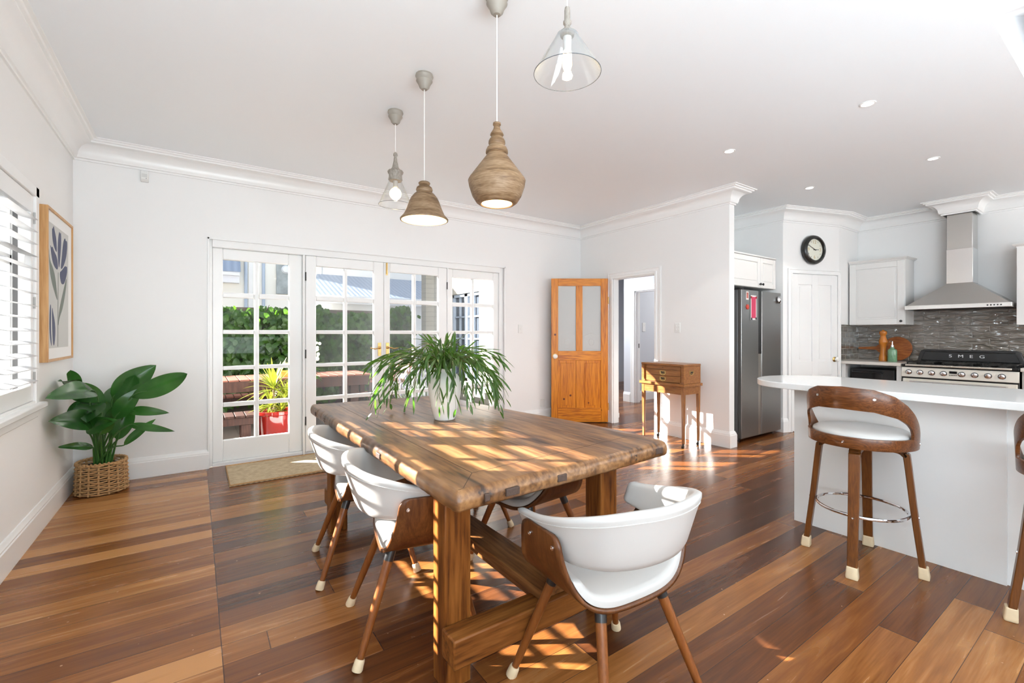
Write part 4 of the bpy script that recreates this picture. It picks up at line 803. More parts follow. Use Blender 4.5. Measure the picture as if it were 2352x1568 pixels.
# range hood
hd = thing('range_hood', 'stainless steel pyramid range hood over the cooker', 'range hood', (7.26, 1.415, 1.555))
f = MB(); f.box(0, 0.487, -0.455, 0.455, 0.002, 0.052); hr = f.build('hood_rim', plain('polished_rim', (0.80, 0.80, 0.79), 0.22, metal=1.0), hd, bevel=0.003)
f = MB(); f.box(0.02, 0.48, -0.43, 0.43, -0.001, 0.0015); f.build('filter', IRON, hd)
f = MB(); f.rings([[(0.012, -0.44, 0.052), (0.487, -0.44, 0.052), (0.487, 0.44, 0.052), (0.012, 0.44, 0.052)], [(0.225, -0.112, 0.310), (0.487, -0.112, 0.310), (0.487, 0.112, 0.310), (0.225, 0.112, 0.310)]]); f.build('hood_canopy', STEEL, hd, smooth=False)
MB().box(0.222, 0.487, -0.115, 0.115, 0.3105, 0.72).build('flue_cover', plain('polished_steel', (0.82, 0.82, 0.82), 0.16, metal=1.0, bump=0.08, bscale=4), hd, bevel=0.002)
MB().box(0.226, 0.487, -0.111, 0.111, 0.7205, 1.1395).build('flue', STEEL, hd, bevel=0.002)
for k in range(5): MB().lathe([(0.008, 0), (0.007, 0.004), (0.0, 0.005)], 12, mat=Matrix.Translation((-0.0005, -0.27 - 0.026 * k, 0.027)) @ Matrix.Rotation(-PI / 2, 4, 'Y')).build('button', BLACK, hr)
# wall cabinets
def wall_cab(name, label, y0, y1, z0, z1, x=7.41):
    t = thing(name, label, 'cabinet', (x, y0, z0)); d = XK - x - 0.001; w_ = y1 - y0; h = z1 - z0
    return t, d, w_, h
t, d, w_, h = wall_cab('wall_cabinet', 'white single-door wall cabinet left of the range hood', 1.900, 2.500, 1.378, 2.205)
MB().box(0, d, 0, w_, 0, h).build('cabinet_body', CABW, t, bevel=0.002)
f = MB(); shaker(f, lambda a, dd, z: (-dd - 0.001, a, z), 0.003, w_ - 0.003, 0.003, h - 0.003, 0.02, 0.075); dr_ = f.build('cabinet_door', CABW, t, bevel=0.004, smooth=False)
MB().lathe([(0.006, 0), (0.006, 0.012), (0.015, 0.016), (0.015, 0.024), (0.0, 0.027)], 16, mat=Matrix.Translation((-0.021, 0.035, 0.045)) @ Matrix.Rotation(-PI / 2, 4, 'Y')).build('knob', BLACK, dr_)
f = MB(); sweep(f, [(d, -0.002), (-0.022, -0.002), (-0.022, w_ - 0.002)][::1], [(0, h), (0, h + 0.012), (-0.012, h + 0.014), (-0.03, h + 0.032), (-0.03, h + 0.040), (0.02, h + 0.040), (0.02, h)]); f.build('crown_moulding', CABW, t, smooth=False)
t, d, w_, h = wall_cab('wall_cabinet', 'white glazed wall cabinet at the right edge beside the range hood', -0.05, 0.945, 1.360, 2.205)
f = MB(); f.box(0.0, d, 0, 0.02, 0, h); f.box(0.0, d, w_ - 0.02, w_, 0, h); f.box(0.0, d, 0.02, w_ - 0.02, 0, 0.02); f.box(0.0, d, 0.02, w_ - 0.02, h - 0.02, h); f.box(d - 0.015, d, 0.02, w_ - 0.02, 0.02, h - 0.02)
for z in (0.30, 0.56): f.box(0.03, d - 0.015, 0.02, w_ - 0.02, z, z + 0.016)
f.build('cabinet_body', CABW, t, smooth=False)
for k in range(2):
    a0_, a1_ = w_ - 0.495 * (k + 1), w_ - 0.495 * k - 0.004; f = MB()
    f.box(-0.021, -0.001, a0_, a0_ + 0.065, 0, h); f.box(-0.021, -0.001, a1_ - 0.065, a1_, 0, h); f.box(-0.021, -0.001, a0_ + 0.065, a1_ - 0.065, 0, 0.07); f.box(-0.021, -0.001, a0_ + 0.065, a1_ - 0.065, h - 0.07, h)
    for z in (0.305, 0.535): f.box(-0.020, -0.002, a0_ + 0.065, a1_ - 0.065, z, z + 0.02)
    f.box(-0.020, -0.002, (a0_ + a1_) / 2 - 0.01, (a0_ + a1_) / 2 + 0.01, 0.07, h - 0.07); fr = f.build('glazed_door', CABW, t, smooth=False)
    f = MB(); f.add([(-0.01, a0_ + 0.06, 0.06), (-0.01, a1_ - 0.06, 0.06), (-0.01, a1_ - 0.06, h - 0.06), (-0.01, a0_ + 0.06, h - 0.06)], [(0, 1, 2, 3)]); f.build('glass_pane', GLASS, fr, smooth=False)
f = MB(); sweep(f, [(-0.022, 0.0), (-0.022, w_ + 0.002), (d, w_ + 0.002)], [(0, h), (0, h + 0.012), (-0.012, h + 0.014), (-0.03, h + 0.032), (-0.03, h + 0.040), (0.02, h + 0.040), (0.02, h)]); f.build('crown_moulding', CABW, t, smooth=False)
t = thing('wall_cabinet', 'white two-door cabinet above the fridge', 'cabinet', (4.955, 2.87, 1.822))
MB().box(0, 1.12, 0, 0.66, 0, 0.375).build('cabinet_body', CABW, t, bevel=0.002)
for a0_, a1_, kx in ((0.004, 0.738, 0.71), (0.744, 1.116, 0.772)):
    f = MB(); shaker(f, lambda a, dd, z: (a, -dd - 0.001, z), a0_, a1_, 0.003, 0.372, 0.02, 0.06); dr_ = f.build('cabinet_door', CABW, t, bevel=0.004, smooth=False)
    MB().lathe([(0.006, 0), (0.006, 0.012), (0.015, 0.016), (0.015, 0.024), (0.0, 0.027)], 16, mat=Matrix.Translation((kx, -0.021, 0.045)) @ Matrix.Rotation(PI / 2, 4, 'X')).build('knob', BLACK, dr_)
f = MB(); f.box(-0.003, 1.13, -0.03, 0.66, 0.376, 0.396); f.build('crown_moulding', CABW, t, bevel=0.008)
# fridge
fr = thing('fridge', 'brushed steel side-by-side fridge with a black centre grip', 'fridge', (5.165, 2.80, 0))
MB().box(0.0, 0.94, 0.045, 0.70, 0.03, 1.775).build('fridge_body', plain('fridge_side_grey', (0.20, 0.20, 0.205), 0.4, metal=0.5), fr, bevel=0.004)
for x0, x1 in ((0.0, 0.385), (0.462, 0.94)):
    f = MB(); f.box(x0, x1, 0.0, 0.044, 0.045, 1.775); f.build('fridge_door', FSTEEL, fr, bevel=0.006, seg=3)
MB().box(0.3855, 0.4615, 0.003, 0.0445, 1.02, 1.775).build('grip_recess', BLACK, fr)
MB().box(0.3855, 0.4615, 0.010, 0.0445, 0.045, 1.018).build('door_edge_strip', plain('strip_steel', (0.55, 0.52, 0.48), 0.3, metal=1.0), fr)
MB().box(0.01, 0.05, 0.0, 0.10, 1.7755, 1.79).build('hinge_cover', BLACK, fr, bevel=0.003)
for x in (0.06, 0.88): MB().cyl((x, 0.08, 0.0), (x, 0.08, 0.031), 0.022).build('foot', BLACK, fr)
MB().box(0.02, 0.92, 0.03, 0.045, 0.032, 0.045).build('kick_grille', BLACK, fr)
Mf = Matrix.Translation((6.03, 2.7995, 1.685)) @ Matrix.Rotation(PI / 2, 4, 'X')
o = MB().lathe([(0.030, 0.0), (0.046, 0.012), (0.044, 0.022), (0.02, 0.034), (0.0, 0.038)], 20, mat=Mf).build('fridge_magnet', CHROME); tag(o, 'round silver magnet at the top right of the fridge', 'magnet')
o = MB().box(5.262, 5.318, 2.7965, 2.7992, 1.66, 1.755).build('fridge_magnet', plain('white_card', (0.8, 0.76, 0.72), 0.5)); tag(o, 'small white picture magnet above the red floral magnet on the fridge', 'magnet')
MB().box(5.271, 5.309, 2.7955, 2.7964, 1.676, 1.742).build('magnet_picture', plain('picture_red', (0.45, 0.12, 0.09), 0.5, var=0.7, bscale=70), o)
o = MB().lathe([(0.034, 0), (0.03, 0.008), (0.012, 0.012), (0, 0.012)], 6, mat=Matrix.Translation((5.293, 2.799, 1.575)) @ Matrix.Rotation(PI / 2, 4, 'X')).build('fridge_magnet', plain('magnet_red', (0.50, 0.05, 0.03), 0.5, var=0.8, bscale=60)); tag(o, 'red floral magnet on the left fridge door beside the pink note', 'magnet')
o = MB().box(5.362, 5.492, 2.7955, 2.7975, 1.425, 1.715).build('pinned_note', plain('note_white', (0.82, 0.80, 0.79), 0.6)); tag(o, 'pink note with white border pinned on the fridge', 'note')
MB().box(5.376, 5.478, 2.7945, 2.7954, 1.445, 1.697).build('note_face', plain('note_pink', (0.55, 0.045, 0.11), 0.6), o)
for x, z in ((5.372, 1.69), (5.482, 1.69), (5.378, 1.437), (5.476, 1.442)):
    m_ = MB().box(x - 0.012, x + 0.012, 2.790, 2.7944, z - 0.013, z + 0.013).build('corner_magnet', plain('corner_magnet_red', (0.35, 0.02, 0.02) if z > 1.5 else (0.05, 0.04, 0.05), 0.4)); tag(m_, ('dark red' if z > 1.5 else 'black') + ' square magnet at the %s %s corner of the pink note' % ('top' if z > 1.5 else 'bottom', 'left' if x < 5.42 else 'right'), 'magnet', 'magnets holding the pink note')
# wall clock on the pantry wall
nx, ny = u.y, -u.x                                       # outward normal of the pantry wall
cw = thing('wall_clock', 'round black wall clock with cream dial above the pantry door', 'clock', (D1[0] + u.x * 0.475 + nx * 0.001, D1[1] + u.y * 0.475 + ny * 0.001, 2.355), math.atan2(ny, nx) + PI / 2)
Mc = Matrix.Rotation(PI / 2, 4, 'X')
MB().lathe([(0.150, 0.0), (0.186, 0.010), (0.192, 0.030), (0.184, 0.055), (0.168, 0.070), (0.150, 0.074), (0.140, 0.066), (0.138, 0.04)], 56, cap=False, mat=Mc).build('clock_case', plain('clock_black', (0.015, 0.015, 0.014), 0.22), cw, ang=50)
dial = MB().lathe([(0.0, 0.044), (0.1395, 0.044)], 48, cap=False, mat=Mc).build('dial', plain('clock_cream', (0.74, 0.74, 0.64), 0.5), cw)
GOLD = plain('gold_numeral', (0.50, 0.38, 0.20), 0.4); DARKN = plain('dark_numeral', (0.12, 0.12, 0.11), 0.5)
for nn in range(1, 13):
    a = PI / 2 - nn * PI / 6; big = nn % 3 == 0; rr = 0.098 if big else 0.112
    text('numeral', str(nn), 0.062 if big else 0.026, GOLD if big else DARKN, dial, (rr * math.cos(a), -0.0455, rr * math.sin(a)), (1, 0, 0), (0, 0, 1), 0.0006)
def hand(L_, w_, ang_, off):
    a = PI / 2 - ang_; M = Matrix.Rotation(-(PI / 2 - a) * -1 if False else -(ang_) * -1, 4, 'Y') if False else Matrix.Rotation(ang_, 4, 'Y')
    f = MB(); f.add([M @ Vector(p) for p in [(-w_, off, -0.02), (w_, off, -0.02), (w_ * 0.4, off, L_), (-w_ * 0.4, off, L_), (-w_, off - 0.002, -0.02), (w_, off - 0.002, -0.02), (w_ * 0.4, off - 0.002, L_), (-w_ * 0.4, off - 0.002, L_)]], [(0, 1, 2, 3), (7, 6, 5, 4), (0, 4, 5, 1), (1, 5, 6, 2), (2, 6, 7, 3), (3, 7, 4, 0)])
    f.build('clock_hand', BLACK, cw, smooth=False)
hand(0.075, 0.006, R(88), -0.048); hand(0.112, 0.0045, R(-62), -0.0515)
# things on the worktop
o = thing('cutting_board', 'round wooden paddle board leaning on the splash tiles', 'cutting board', (7.68, 2.06, 0.899), 0)
f = MB(); Mb = Matrix.Rotation(R(8), 4, 'Y')
ol_ = []
for i in range(40):
    a = R(-155) + R(310) * i / 39; ol_.append((-math.cos(a) * 0.16, 0.16 + math.sin(a) * 0.16))
hp = [(0.16, 0.235), (0.20, 0.190), (0.22, 0.178), (0.42, 0.168), (0.435, 0.155), (0.42, 0.140), (0.22, 0.132), (0.20, 0.12), (0.16, 0.085)]
ol_ = [(-math.cos(R(d_)) * 0.16, 0.16 + math.sin(R(d_)) * 0.16) for d_ in range(-152, 153, 8)]
ol_ = ol_ + [(0.155, 0.235), (0.20, 0.215), (0.225, 0.185), (0.42, 0.172), (0.435, 0.158), (0.42, 0.144), (0.225, 0.138), (0.20, 0.11), (0.155, 0.085)]
f.prism([(-a, b_) for a, b_ in ol_][::-1], -0.018, 0.0, lambda a, b_, h: Mb @ Vector((h - 0.0, -a, b_ + 0.003))); f.build('board', BOARDW, o, bevel=0.003)
o = MB().lathe([(0.0, 0), (0.046, 0), (0.048, 0.01), (0.046, 0.05), (0.041, 0.075), (0.033, 0.10), (0.030, 0.16), (0.034, 0.21), (0.047, 0.24), (0.048, 0.26), (0.036, 0.30), (0.028, 0.335), (0.040, 0.36), (0.042, 0.38), (0.036, 0.395), (0.016, 0.402), (0.010, 0.412), (0.0, 0.415)][0:], 28, (7.47, 2.145, 0.899)).build('pepper_mill', MILLW); tag(o, 'tall orange-brown turned pepper mill in front of the cutting board', 'pepper mill')
o = MB().lathe([(0.0, 0), (0.047, 0), (0.050, 0.006), (0.050, 0.135), (0.045, 0.155), (0.022, 0.172), (0.020, 0.19), (0.0, 0.19)], 24, (7.42, 2.035, 0.899)).build('soap_dispenser', plain('green_glass', (0.14, 0.27, 0.16), 0.15, var=0.5, bscale=90, bump=0.5)); tag(o, 'green patterned bottle with a silver pump on the left worktop', 'soap dispenser')
f = MB(); f.cyl((7.42, 2.035, 1.09), (7.42, 2.035, 1.115), 0.016); f.cyl((7.42, 2.035, 1.115), (7.42, 2.035, 1.165), 0.006); f.tube([(7.42, 2.035, 1.163), (7.385, 2.05, 1.163), (7.375, 2.052, 1.155)], 0.006, 8); f.build('pump', CHROME, o)

# ---------------------------------------------------------------- island and bar stools
isl = thing('kitchen_island', 'white panelled kitchen island under the stone benchtop', 'island', (3.33, 1.442, 0))
f = MB(); f.box(0.018, 0.50, -2.35, -0.012, 0, 0.902); f.build('island_body', TRIM, isl, smooth=False)
f = MB(); f.box(0, 0.0175, -0.985, 0, 0.0, 0.902); f.build('front_panel', plain('satin_white_panel', (0.80, 0.80, 0.79), 0.3), isl, bevel=0.001)
f = MB(); f.box(0.022, 0.04, -2.3, -0.99, 0.0, 0.902); f.box(0.018, 0.498, -0.0115, 0.0, 0, 0.902); f.build('side_panel', plain('satin_white_side', (0.80, 0.80, 0.79), 0.3), isl, bevel=0.001)
tip = []
for i in range(25):
    a = R(0) + PI * i / 24; tip.append((3.515 + 0.39 * math.cos(a), 1.36 + 0.37 * math.sin(a) ** 0.9 if math.sin(a) > 0 else 1.36))
o = MB().prism([(3.905, -0.9)] + tip + [(3.125, -0.9)], 0.9035, 0.943).build('benchtop', STONE, bevel=0.004, seg=2, ang=30); tag(o, 'white stone benchtop with rounded end over the island', 'benchtop')
def make_stool(label):
    t = thing('bar_stool', label, 'bar stool', group='walnut bar stools at the island')
    def zt(th):
        a = abs(th); K = [(0, .985), (30, .976), (50, .945), (65, .90), (78, .85), (90, .795), (100, .742), (107, .700)]
        for (a0_, z0), (a1_, z1) in zip(K[:-1], K[1:]):
            if a <= a1_: return z0 + (z1 - z0) * (a - a0_) / (a1_ - a0_)
        return K[-1][1]
    def zo(th):                                   # top edge of the opening
        a = abs(th); K = [(0, .868), (30, .862), (55, .832), (68, .800), (75, .772), (79, .73)]
        for (a0_, z0), (a1_, z1) in zip(K[:-1], K[1:]):
            if a <= a1_: return z0 + (z1 - z0) * (a - a0_) / (a1_ - a0_)
        return .73
    def P(th, z):
        r = 0.238 + 0.012 * (z - 0.66) / 0.3; return (-r * math.cos(R(th)), r * math.sin(R(th)), z)
    g = MB(); N_ = 72; ths = [-107 + 214 * i / N_ for i in range(N_ + 1)]
    zb = lambda th: 0.664 + (0.03 * max(0, (abs(th) - 98) / 9) ** 2)
    # lower ring strip, upper band strip; they merge outside the opening
    vs = []; 
    for th in ths: vs += [P(th, zb(th)), P(th, 0.690), P(th, min(0.722, zt(th) - 0.004)), P(th, zo(th)), P(th, (zo(th) + zt(th)) / 2), P(th, zt(th))]
    fs = []
    for i in range(N_):
        for j in range(5):
            if j == 2 and abs(ths[i]) < 79 and abs(ths[i + 1]) < 79.1: continue
            zz = [max(v) for v in ()]
            a_, b_ = i * 6 + j, (i + 1) * 6 + j
            if abs(ths[i]) > 92 and j >= 3: 
                pass
            fs.append((a_, b_, b_ + 1, a_ + 1))
    # keep heights monotone near the front ends
    for i, th in enumerate(ths):
        zs = [vs[i * 6 + j][2] for j in range(6)]
        top_ = zt(th)
        zs = [min(z, top_ - 0.001 * (5 - j)) for j, z in enumerate(zs)]
        for j in range(1, 6): zs[j] = max(zs[j], zs[j - 1] + 0.0008)
        for j in range(6): vs[i * 6 + j] = P(th, zs[j])
    g.add(vs, fs); g.build('back_band', WALNUTH, t, solid=0.013, soff=0, bevel=0.003, ang=40, bang=50)
    MB().lathe([(0.0, 0.675), (0.2, 0.675), (0.2255, 0.69), (0.2265, 0.704), (0.0, 0.704)], 48).build('seat_base', WALNUT, t, ang=40)
    MB().lathe([(0.0, 0.7045), (0.219, 0.7045), (0.2255, 0.715), (0.222, 0.729), (0.205, 0.739), (0.12, 0.747), (0.0, 0.749)], 48).build('seat_cushion', VINYL, t, ang=60)
    for th, z in ((30, 0.925), (-30, 0.925), (0, 0.694), (100, 0.69), (-100, 0.69)):
        q = Vector(P(th, z)); d_ = Vector((q.x, q.y, 0)).normalized()
        MB().lathe([(0.0075, 0.004), (0.007, 0.009), (0.003, 0.0095), (0, 0.008)], 12, mat=Matrix.Translation(q) @ d_.to_track_quat('Z', 'Y').to_matrix().to_4x4()).build('screw', CHROME, t)
    MB().lathe([(0.0, 0.640), (0.085, 0.640), (0.09, 0.645), (0.09, 0.6745), (0.0, 0.6745)], 24).build('swivel_plate', BLACK, t)
    for k in range(4):
        a = R(10 + 90 * k); ca_, sa_ = math.cos(a), math.sin(a); rad = [(0.06, 0.648), (0.12, 0.648), (0.165, 0.643), (0.188, 0.625), (0.197, 0.595), (0.225, 0.32), (0.262, 0.012)]
        P_ = smoothpath([(r * ca_, r * sa_, z) for r, z in rad], 5); side = Vector((-sa_, ca_, 0)); rs = []
        for i, p in enumerate(P_):
            tg = (P_[min(i + 1, len(P_) - 1)] - P_[max(i - 1, 0)]).normalized(); nn = tg.cross(side); t_ = i / (len(P_) - 1)
            hw, ht = (0.026 if t_ < 0.6 else 0.026 - 0.004 * (t_ - 0.6) / 0.4), 0.0175 - 0.004 * t_
            rs.append([p + side * sx * hw + nn * sy * ht for sx, sy in ((-1, -1), (1, -1), (1, 1), (-1, 1))])
        lg = MB().rings(rs).build('leg', SLEG, t, bevel=0.004, ang=40)
        c_ = MB()
        c_.rings([[Vector(((r + a_ * 0.021 * s_) * ca_ - b_ * 0.025 * s_ * sa_, (r + a_ * 0.021 * s_) * sa_ + b_ * 0.025 * s_ * ca_, z)) for a_, b_ in ((-1, -.8), (-.8, -1), (.8, -1), (1, -.8), (1, .8), (.8, 1), (-.8, 1), (-1, .8))] for r, z, s_ in ((0.2585, 0.060, 0.94), (0.259, 0.052, 0.98), (0.262, 0.012, 1.10), (0.262, 0.0, 1.06))])
        c_.build('foot_cap', RUBBER, lg, ang=60, bevel=0.005, bang=40)
        MB().lathe([(0.0065, 0.0), (0.006, 0.003), (0.0, 0.002)], 10, mat=Matrix.Translation((0.2415 * ca_, 0.2415 * sa_, 0.305)) @ Vector((ca_, sa_, 0.1)).to_track_quat('Z', 'Y').to_matrix().to_4x4()).build('screw', CHROME, lg)
    MB().tube([(0.2035 * math.cos(2 * PI * i / 64), 0.2035 * math.sin(2 * PI * i / 64), 0.303) for i in range(64)], 0.0085, 10, True).build('foot_ring', CHROME, t)
    return t
s1 = make_stool('walnut bar stool with white seat in front of the island, seen whole'); s1.location = (3.04, 0.973, 0); s1.rotation_euler = (0, 0, 0)
dup(s1, (3.012, 0.14, 0), R(3), 'walnut bar stool cut off by the right edge of the photo')

# ---------------------------------------------------------------- framed print on the left wall
pf = thing('picture_frame', 'oak framed print of a navy tulip hung beside the shuttered window', 'picture', (XL + 0.001, 4.125, 1.075))
FY, FZ = 0.735, 1.02
f = MB()
for q in ((0, 0.018, 0, FZ), (FY - 0.018, FY, 0, FZ), (0.018, FY - 0.018, 0, 0.018), (0.018, FY - 0.018, FZ - 0.018, FZ)): f.box(0, 0.045, q[0], q[1], q[2], q[3])
f.build('frame', OAK, pf, bevel=0.0015, smooth=False)
MB().box(0.004, 0.036, 0.0182, FY - 0.0182, 0.0182, FZ - 0.0182).build('mat_board', plain('white_mat', (0.84, 0.84, 0.83), 0.6), pf, smooth=False)
AY = lambda p: (p[0] - 4.125, p[1] - 1.075)
def flat(mb, poly, x0, x1):
    P_ = [AY(p) for p in poly]; return mb.prism(P_, x0, x1, lambda a, b_, h: (h, a, b_))
pn = flat(MB(), [(4.175, 1.165), (4.735, 1.165), (4.735, 2.000), (4.175, 2.000)], 0.0362, 0.0372).build('art_print', plain('print_paper', (0.56, 0.56, 0.54), 0.6), pf, smooth=False)
NAVY = plain('navy_ink', (0.045, 0.056, 0.125), 0.6, var=0.15, bscale=5); SAGE = plain('sage_ink', (0.15, 0.18, 0.155), 0.6, var=0.1, bscale=5)
P1 = [(4.262, 1.975), (4.276, 1.963), (4.295, 1.985), (4.309, 1.992), (4.323, 1.970), (4.372, 1.925), (4.390, 1.864), (4.390, 1.817), (4.309, 1.851), (4.267, 1.909)]
P2 = [(4.440, 1.960), (4.465, 1.985), (4.480, 1.965), (4.502, 1.988), (4.517, 1.940), (4.502, 1.852), (4.455, 1.705), (4.419, 1.780), (4.413, 1.883)]
P3 = [(4.612, 1.960), (4.640, 1.962), (4.650, 1.945), (4.690, 1.955), (4.700, 1.915), (4.670, 1.831), (4.581, 1.748), (4.492, 1.713), (4.533, 1.811), (4.570, 1.915)]
P4 = [(4.215, 1.857), (4.248, 1.832), (4.270, 1.850), (4.309, 1.823), (4.400, 1.790), (4.428, 1.699), (4.309, 1.719), (4.248, 1.778)]
P5 = [(4.465, 1.695), (4.533, 1.715), (4.640, 1.765), (4.660, 1.752), (4.690, 1.768), (4.695, 1.715), (4.614, 1.632), (4.555, 1.615), (4.502, 1.626)]
LL = [(4.180, 1.847), (4.200, 1.750), (4.281, 1.712), (4.352, 1.648), (4.419, 1.485), (4.366, 1.511), (4.226, 1.628), (4.190, 1.721)]
LR = [(4.690, 1.695), (4.664, 1.601), (4.565, 1.448), (4.455, 1.368), (4.428, 1.308), (4.428, 1.360), (4.471, 1.451), (4.581, 1.579)]
SM_ = [(4.422, 1.690), (4.436, 1.690), (4.430, 1.456), (4.423, 1.172), (4.408, 1.172), (4.413, 1.455)]
B1 = [(4.221, 1.463), (4.240, 1.443), (4.230, 1.306), (4.257, 1.185), (4.238, 1.178), (4.190, 1.278), (4.200, 1.410)]
B2 = [(4.265, 1.444), (4.287, 1.406), (4.337, 1.343), (4.352, 1.271), (4.323, 1.177), (4.285, 1.190), (4.266, 1.306), (4.260, 1.405)]
def rnd(P_): return chaik(chaik(P_))
for nm, ps, mt in (('petal', (P1, P2, P3, P4, P5), NAVY), ('bud', (B1, B2), NAVY), ('printed_leaf', (LL, LR), SAGE), ('printed_stem', (SM_,), SAGE)):
    for k, p_ in enumerate(ps): flat(MB(), rnd(p_) if nm != 'printed_stem' else p_, 0.0373, 0.0376 + 0.0002 * k).build(nm, mt, pn, smooth=False)

# ---------------------------------------------------------------- basket and broad-leaved plant in the corner
BX, BY = -0.62, 4.88
bk = thing('basket', 'round woven rush basket on the floor in the corner', 'basket', (BX, BY, 0))
WICK = plain('woven_rush', (0.44, 0.25, 0.105), 0.75, bump=0.8, bscale=70, var=0.45)
rows = 15; Rb = 0.150
def brad(z): return Rb - 0.012 * math.cos(z / 0.245 * PI) * -1 * 0.3 + 0.004
f = MB(); nst = 16
for k in range(rows):
    z = 0.014 + 0.0155 * k; P_ = []
    for i in range(nst * 6):
        a = 2 * PI * i / (nst * 6); sgn = math.cos(nst * a / 2 + (PI if k % 2 else 0)); P_.append(((brad(z) + 0.0085 * sgn) * math.cos(a), (brad(z) + 0.0085 * sgn) * math.sin(a), z + 0.002 * math.sin(5 * a + k)))
    f.tube(P_, 0.0062, 6, True)
f.build('weave', WICK, bk)
f = MB()
for i in range(nst):
    a = 2 * PI * i / nst; f.tube([(brad(z) * math.cos(a), brad(z) * math.sin(a), z) for z in (0.005, 0.08, 0.16, 0.235)], 0.0075, 6)
st_ = f.build('stake', WICK, bk); st_['kind'] = 'stuff'
f = MB(); P_ = []
for i in range(160):
    a = 2 * PI * i / 160; P_.append((brad(.24) * math.cos(a) + 0.004 * math.cos(36 * a), brad(.24) * math.sin(a) + 0.004 * math.cos(36 * a), 0.243 + 0.005 * math.sin(36 * a)))
f.tube(P_, 0.009, 6, True); f.build('braided_rim', WICK, bk)
MB().lathe([(0.0, 0.0), (Rb - 0.012, 0.0), (Rb - 0.012, 0.008), (0, 0.008)], 28).build('base', WICK, bk)
po = thing('nursery_pot', 'dark pot standing inside the rush basket', 'pot', (BX, BY, 0.0085))
MB().lathe([(0.0, 0.0), (0.095, 0.0), (0.115, 0.20), (0.118, 0.20), (0.118, 0.205), (0.112, 0.205), (0.106, 0.17), (0.0, 0.17)], 28).build('pot_wall', BLACK, po)
MB().lathe([(0.0, 0.171), (0.105, 0.171), (0.0, 0.176)], 24).build('soil', plain('potting_soil', (0.03, 0.02, 0.013), 0.95, bump=1.0, bscale=60), po)
pt = thing('peace_lily', 'tall dark green broad-leaved plant growing in the rush basket', 'plant', (BX, BY, 0.18))
C0 = Vector((BX, BY, 0.18))
LEAVES = [((-0.546, 4.787, 0.746), (-0.271, 4.754, 1.004), .190, .02), ((-0.418, 4.613, 0.766), (-0.040, 4.411, 0.949), .155, .05), ((-0.755, 4.80, 0.80), (-0.775, 4.70, 0.99), .100, .0),
 ((-0.760, 4.70, 0.83), (-0.775, 4.42, 0.955), .140, .05), ((-0.620, 4.60, 0.822), (-0.780, 4.13, 0.86), .150, .05), ((-0.640, 4.60, 0.60), (-0.775, 4.20, 0.69), .155, .05),
 ((-0.655, 4.660, 0.735), (-0.640, 4.40, 0.640), .185, .03), ((-0.675, 4.62, 0.545), (-0.505, 4.42, 0.625), .120, .06), ((-0.593, 4.552, 0.501), (-0.523, 4.42, 0.650), .110, .03),
 ((-0.552, 4.766, 0.542), (-0.654, 4.93, 0.788), .190, .02), ((-0.506, 4.832, 0.667), (-0.558, 4.96, 0.832), .170, .02), ((-0.453, 4.697, 0.650), (-0.193, 4.542, 0.640), .075, .07),
 ((-0.424, 4.556, 0.560), (-0.162, 4.374, 0.520), .060, .10), ((-0.454, 4.577, 0.405), (-0.262, 4.504, 0.596), .062, .02), ((-0.650, 4.70, 0.391), (-0.780, 4.45, 0.470), .060, .05),
 ((-0.60, 4.70, 0.66), (-0.70, 4.62, 0.90), .15, .02), ((-0.68, 4.72, 0.74), (-0.74, 4.58, 0.90), .13, .02), ((-0.66, 4.66, 0.64), (-0.755, 4.42, 0.73), .16, .03), ((-0.60, 4.62, 0.56), (-0.64, 4.46, 0.70), .13, .03), ((-0.50, 4.74, 0.70), (-0.40, 4.72, 0.93), .15, .02), ((-0.509, 4.737, 0.422), (-0.431, 4.756, 0.740), .140, .02), ((-0.56, 4.80, 0.46), (-0.50, 4.72, 0.72), .12, .02), ((-0.52, 4.66, 0.60), (-0.36, 4.62, 0.83), .13, .03)]
LILY = leaf_mat('lily_leaf', (0.012, 0.052, 0.012), (0.042, 0.140, 0.028), 5, 0.16, 0.22, (0.06, 0.30, 0.02))
CAMV = Vector((0, 0, 1.262))
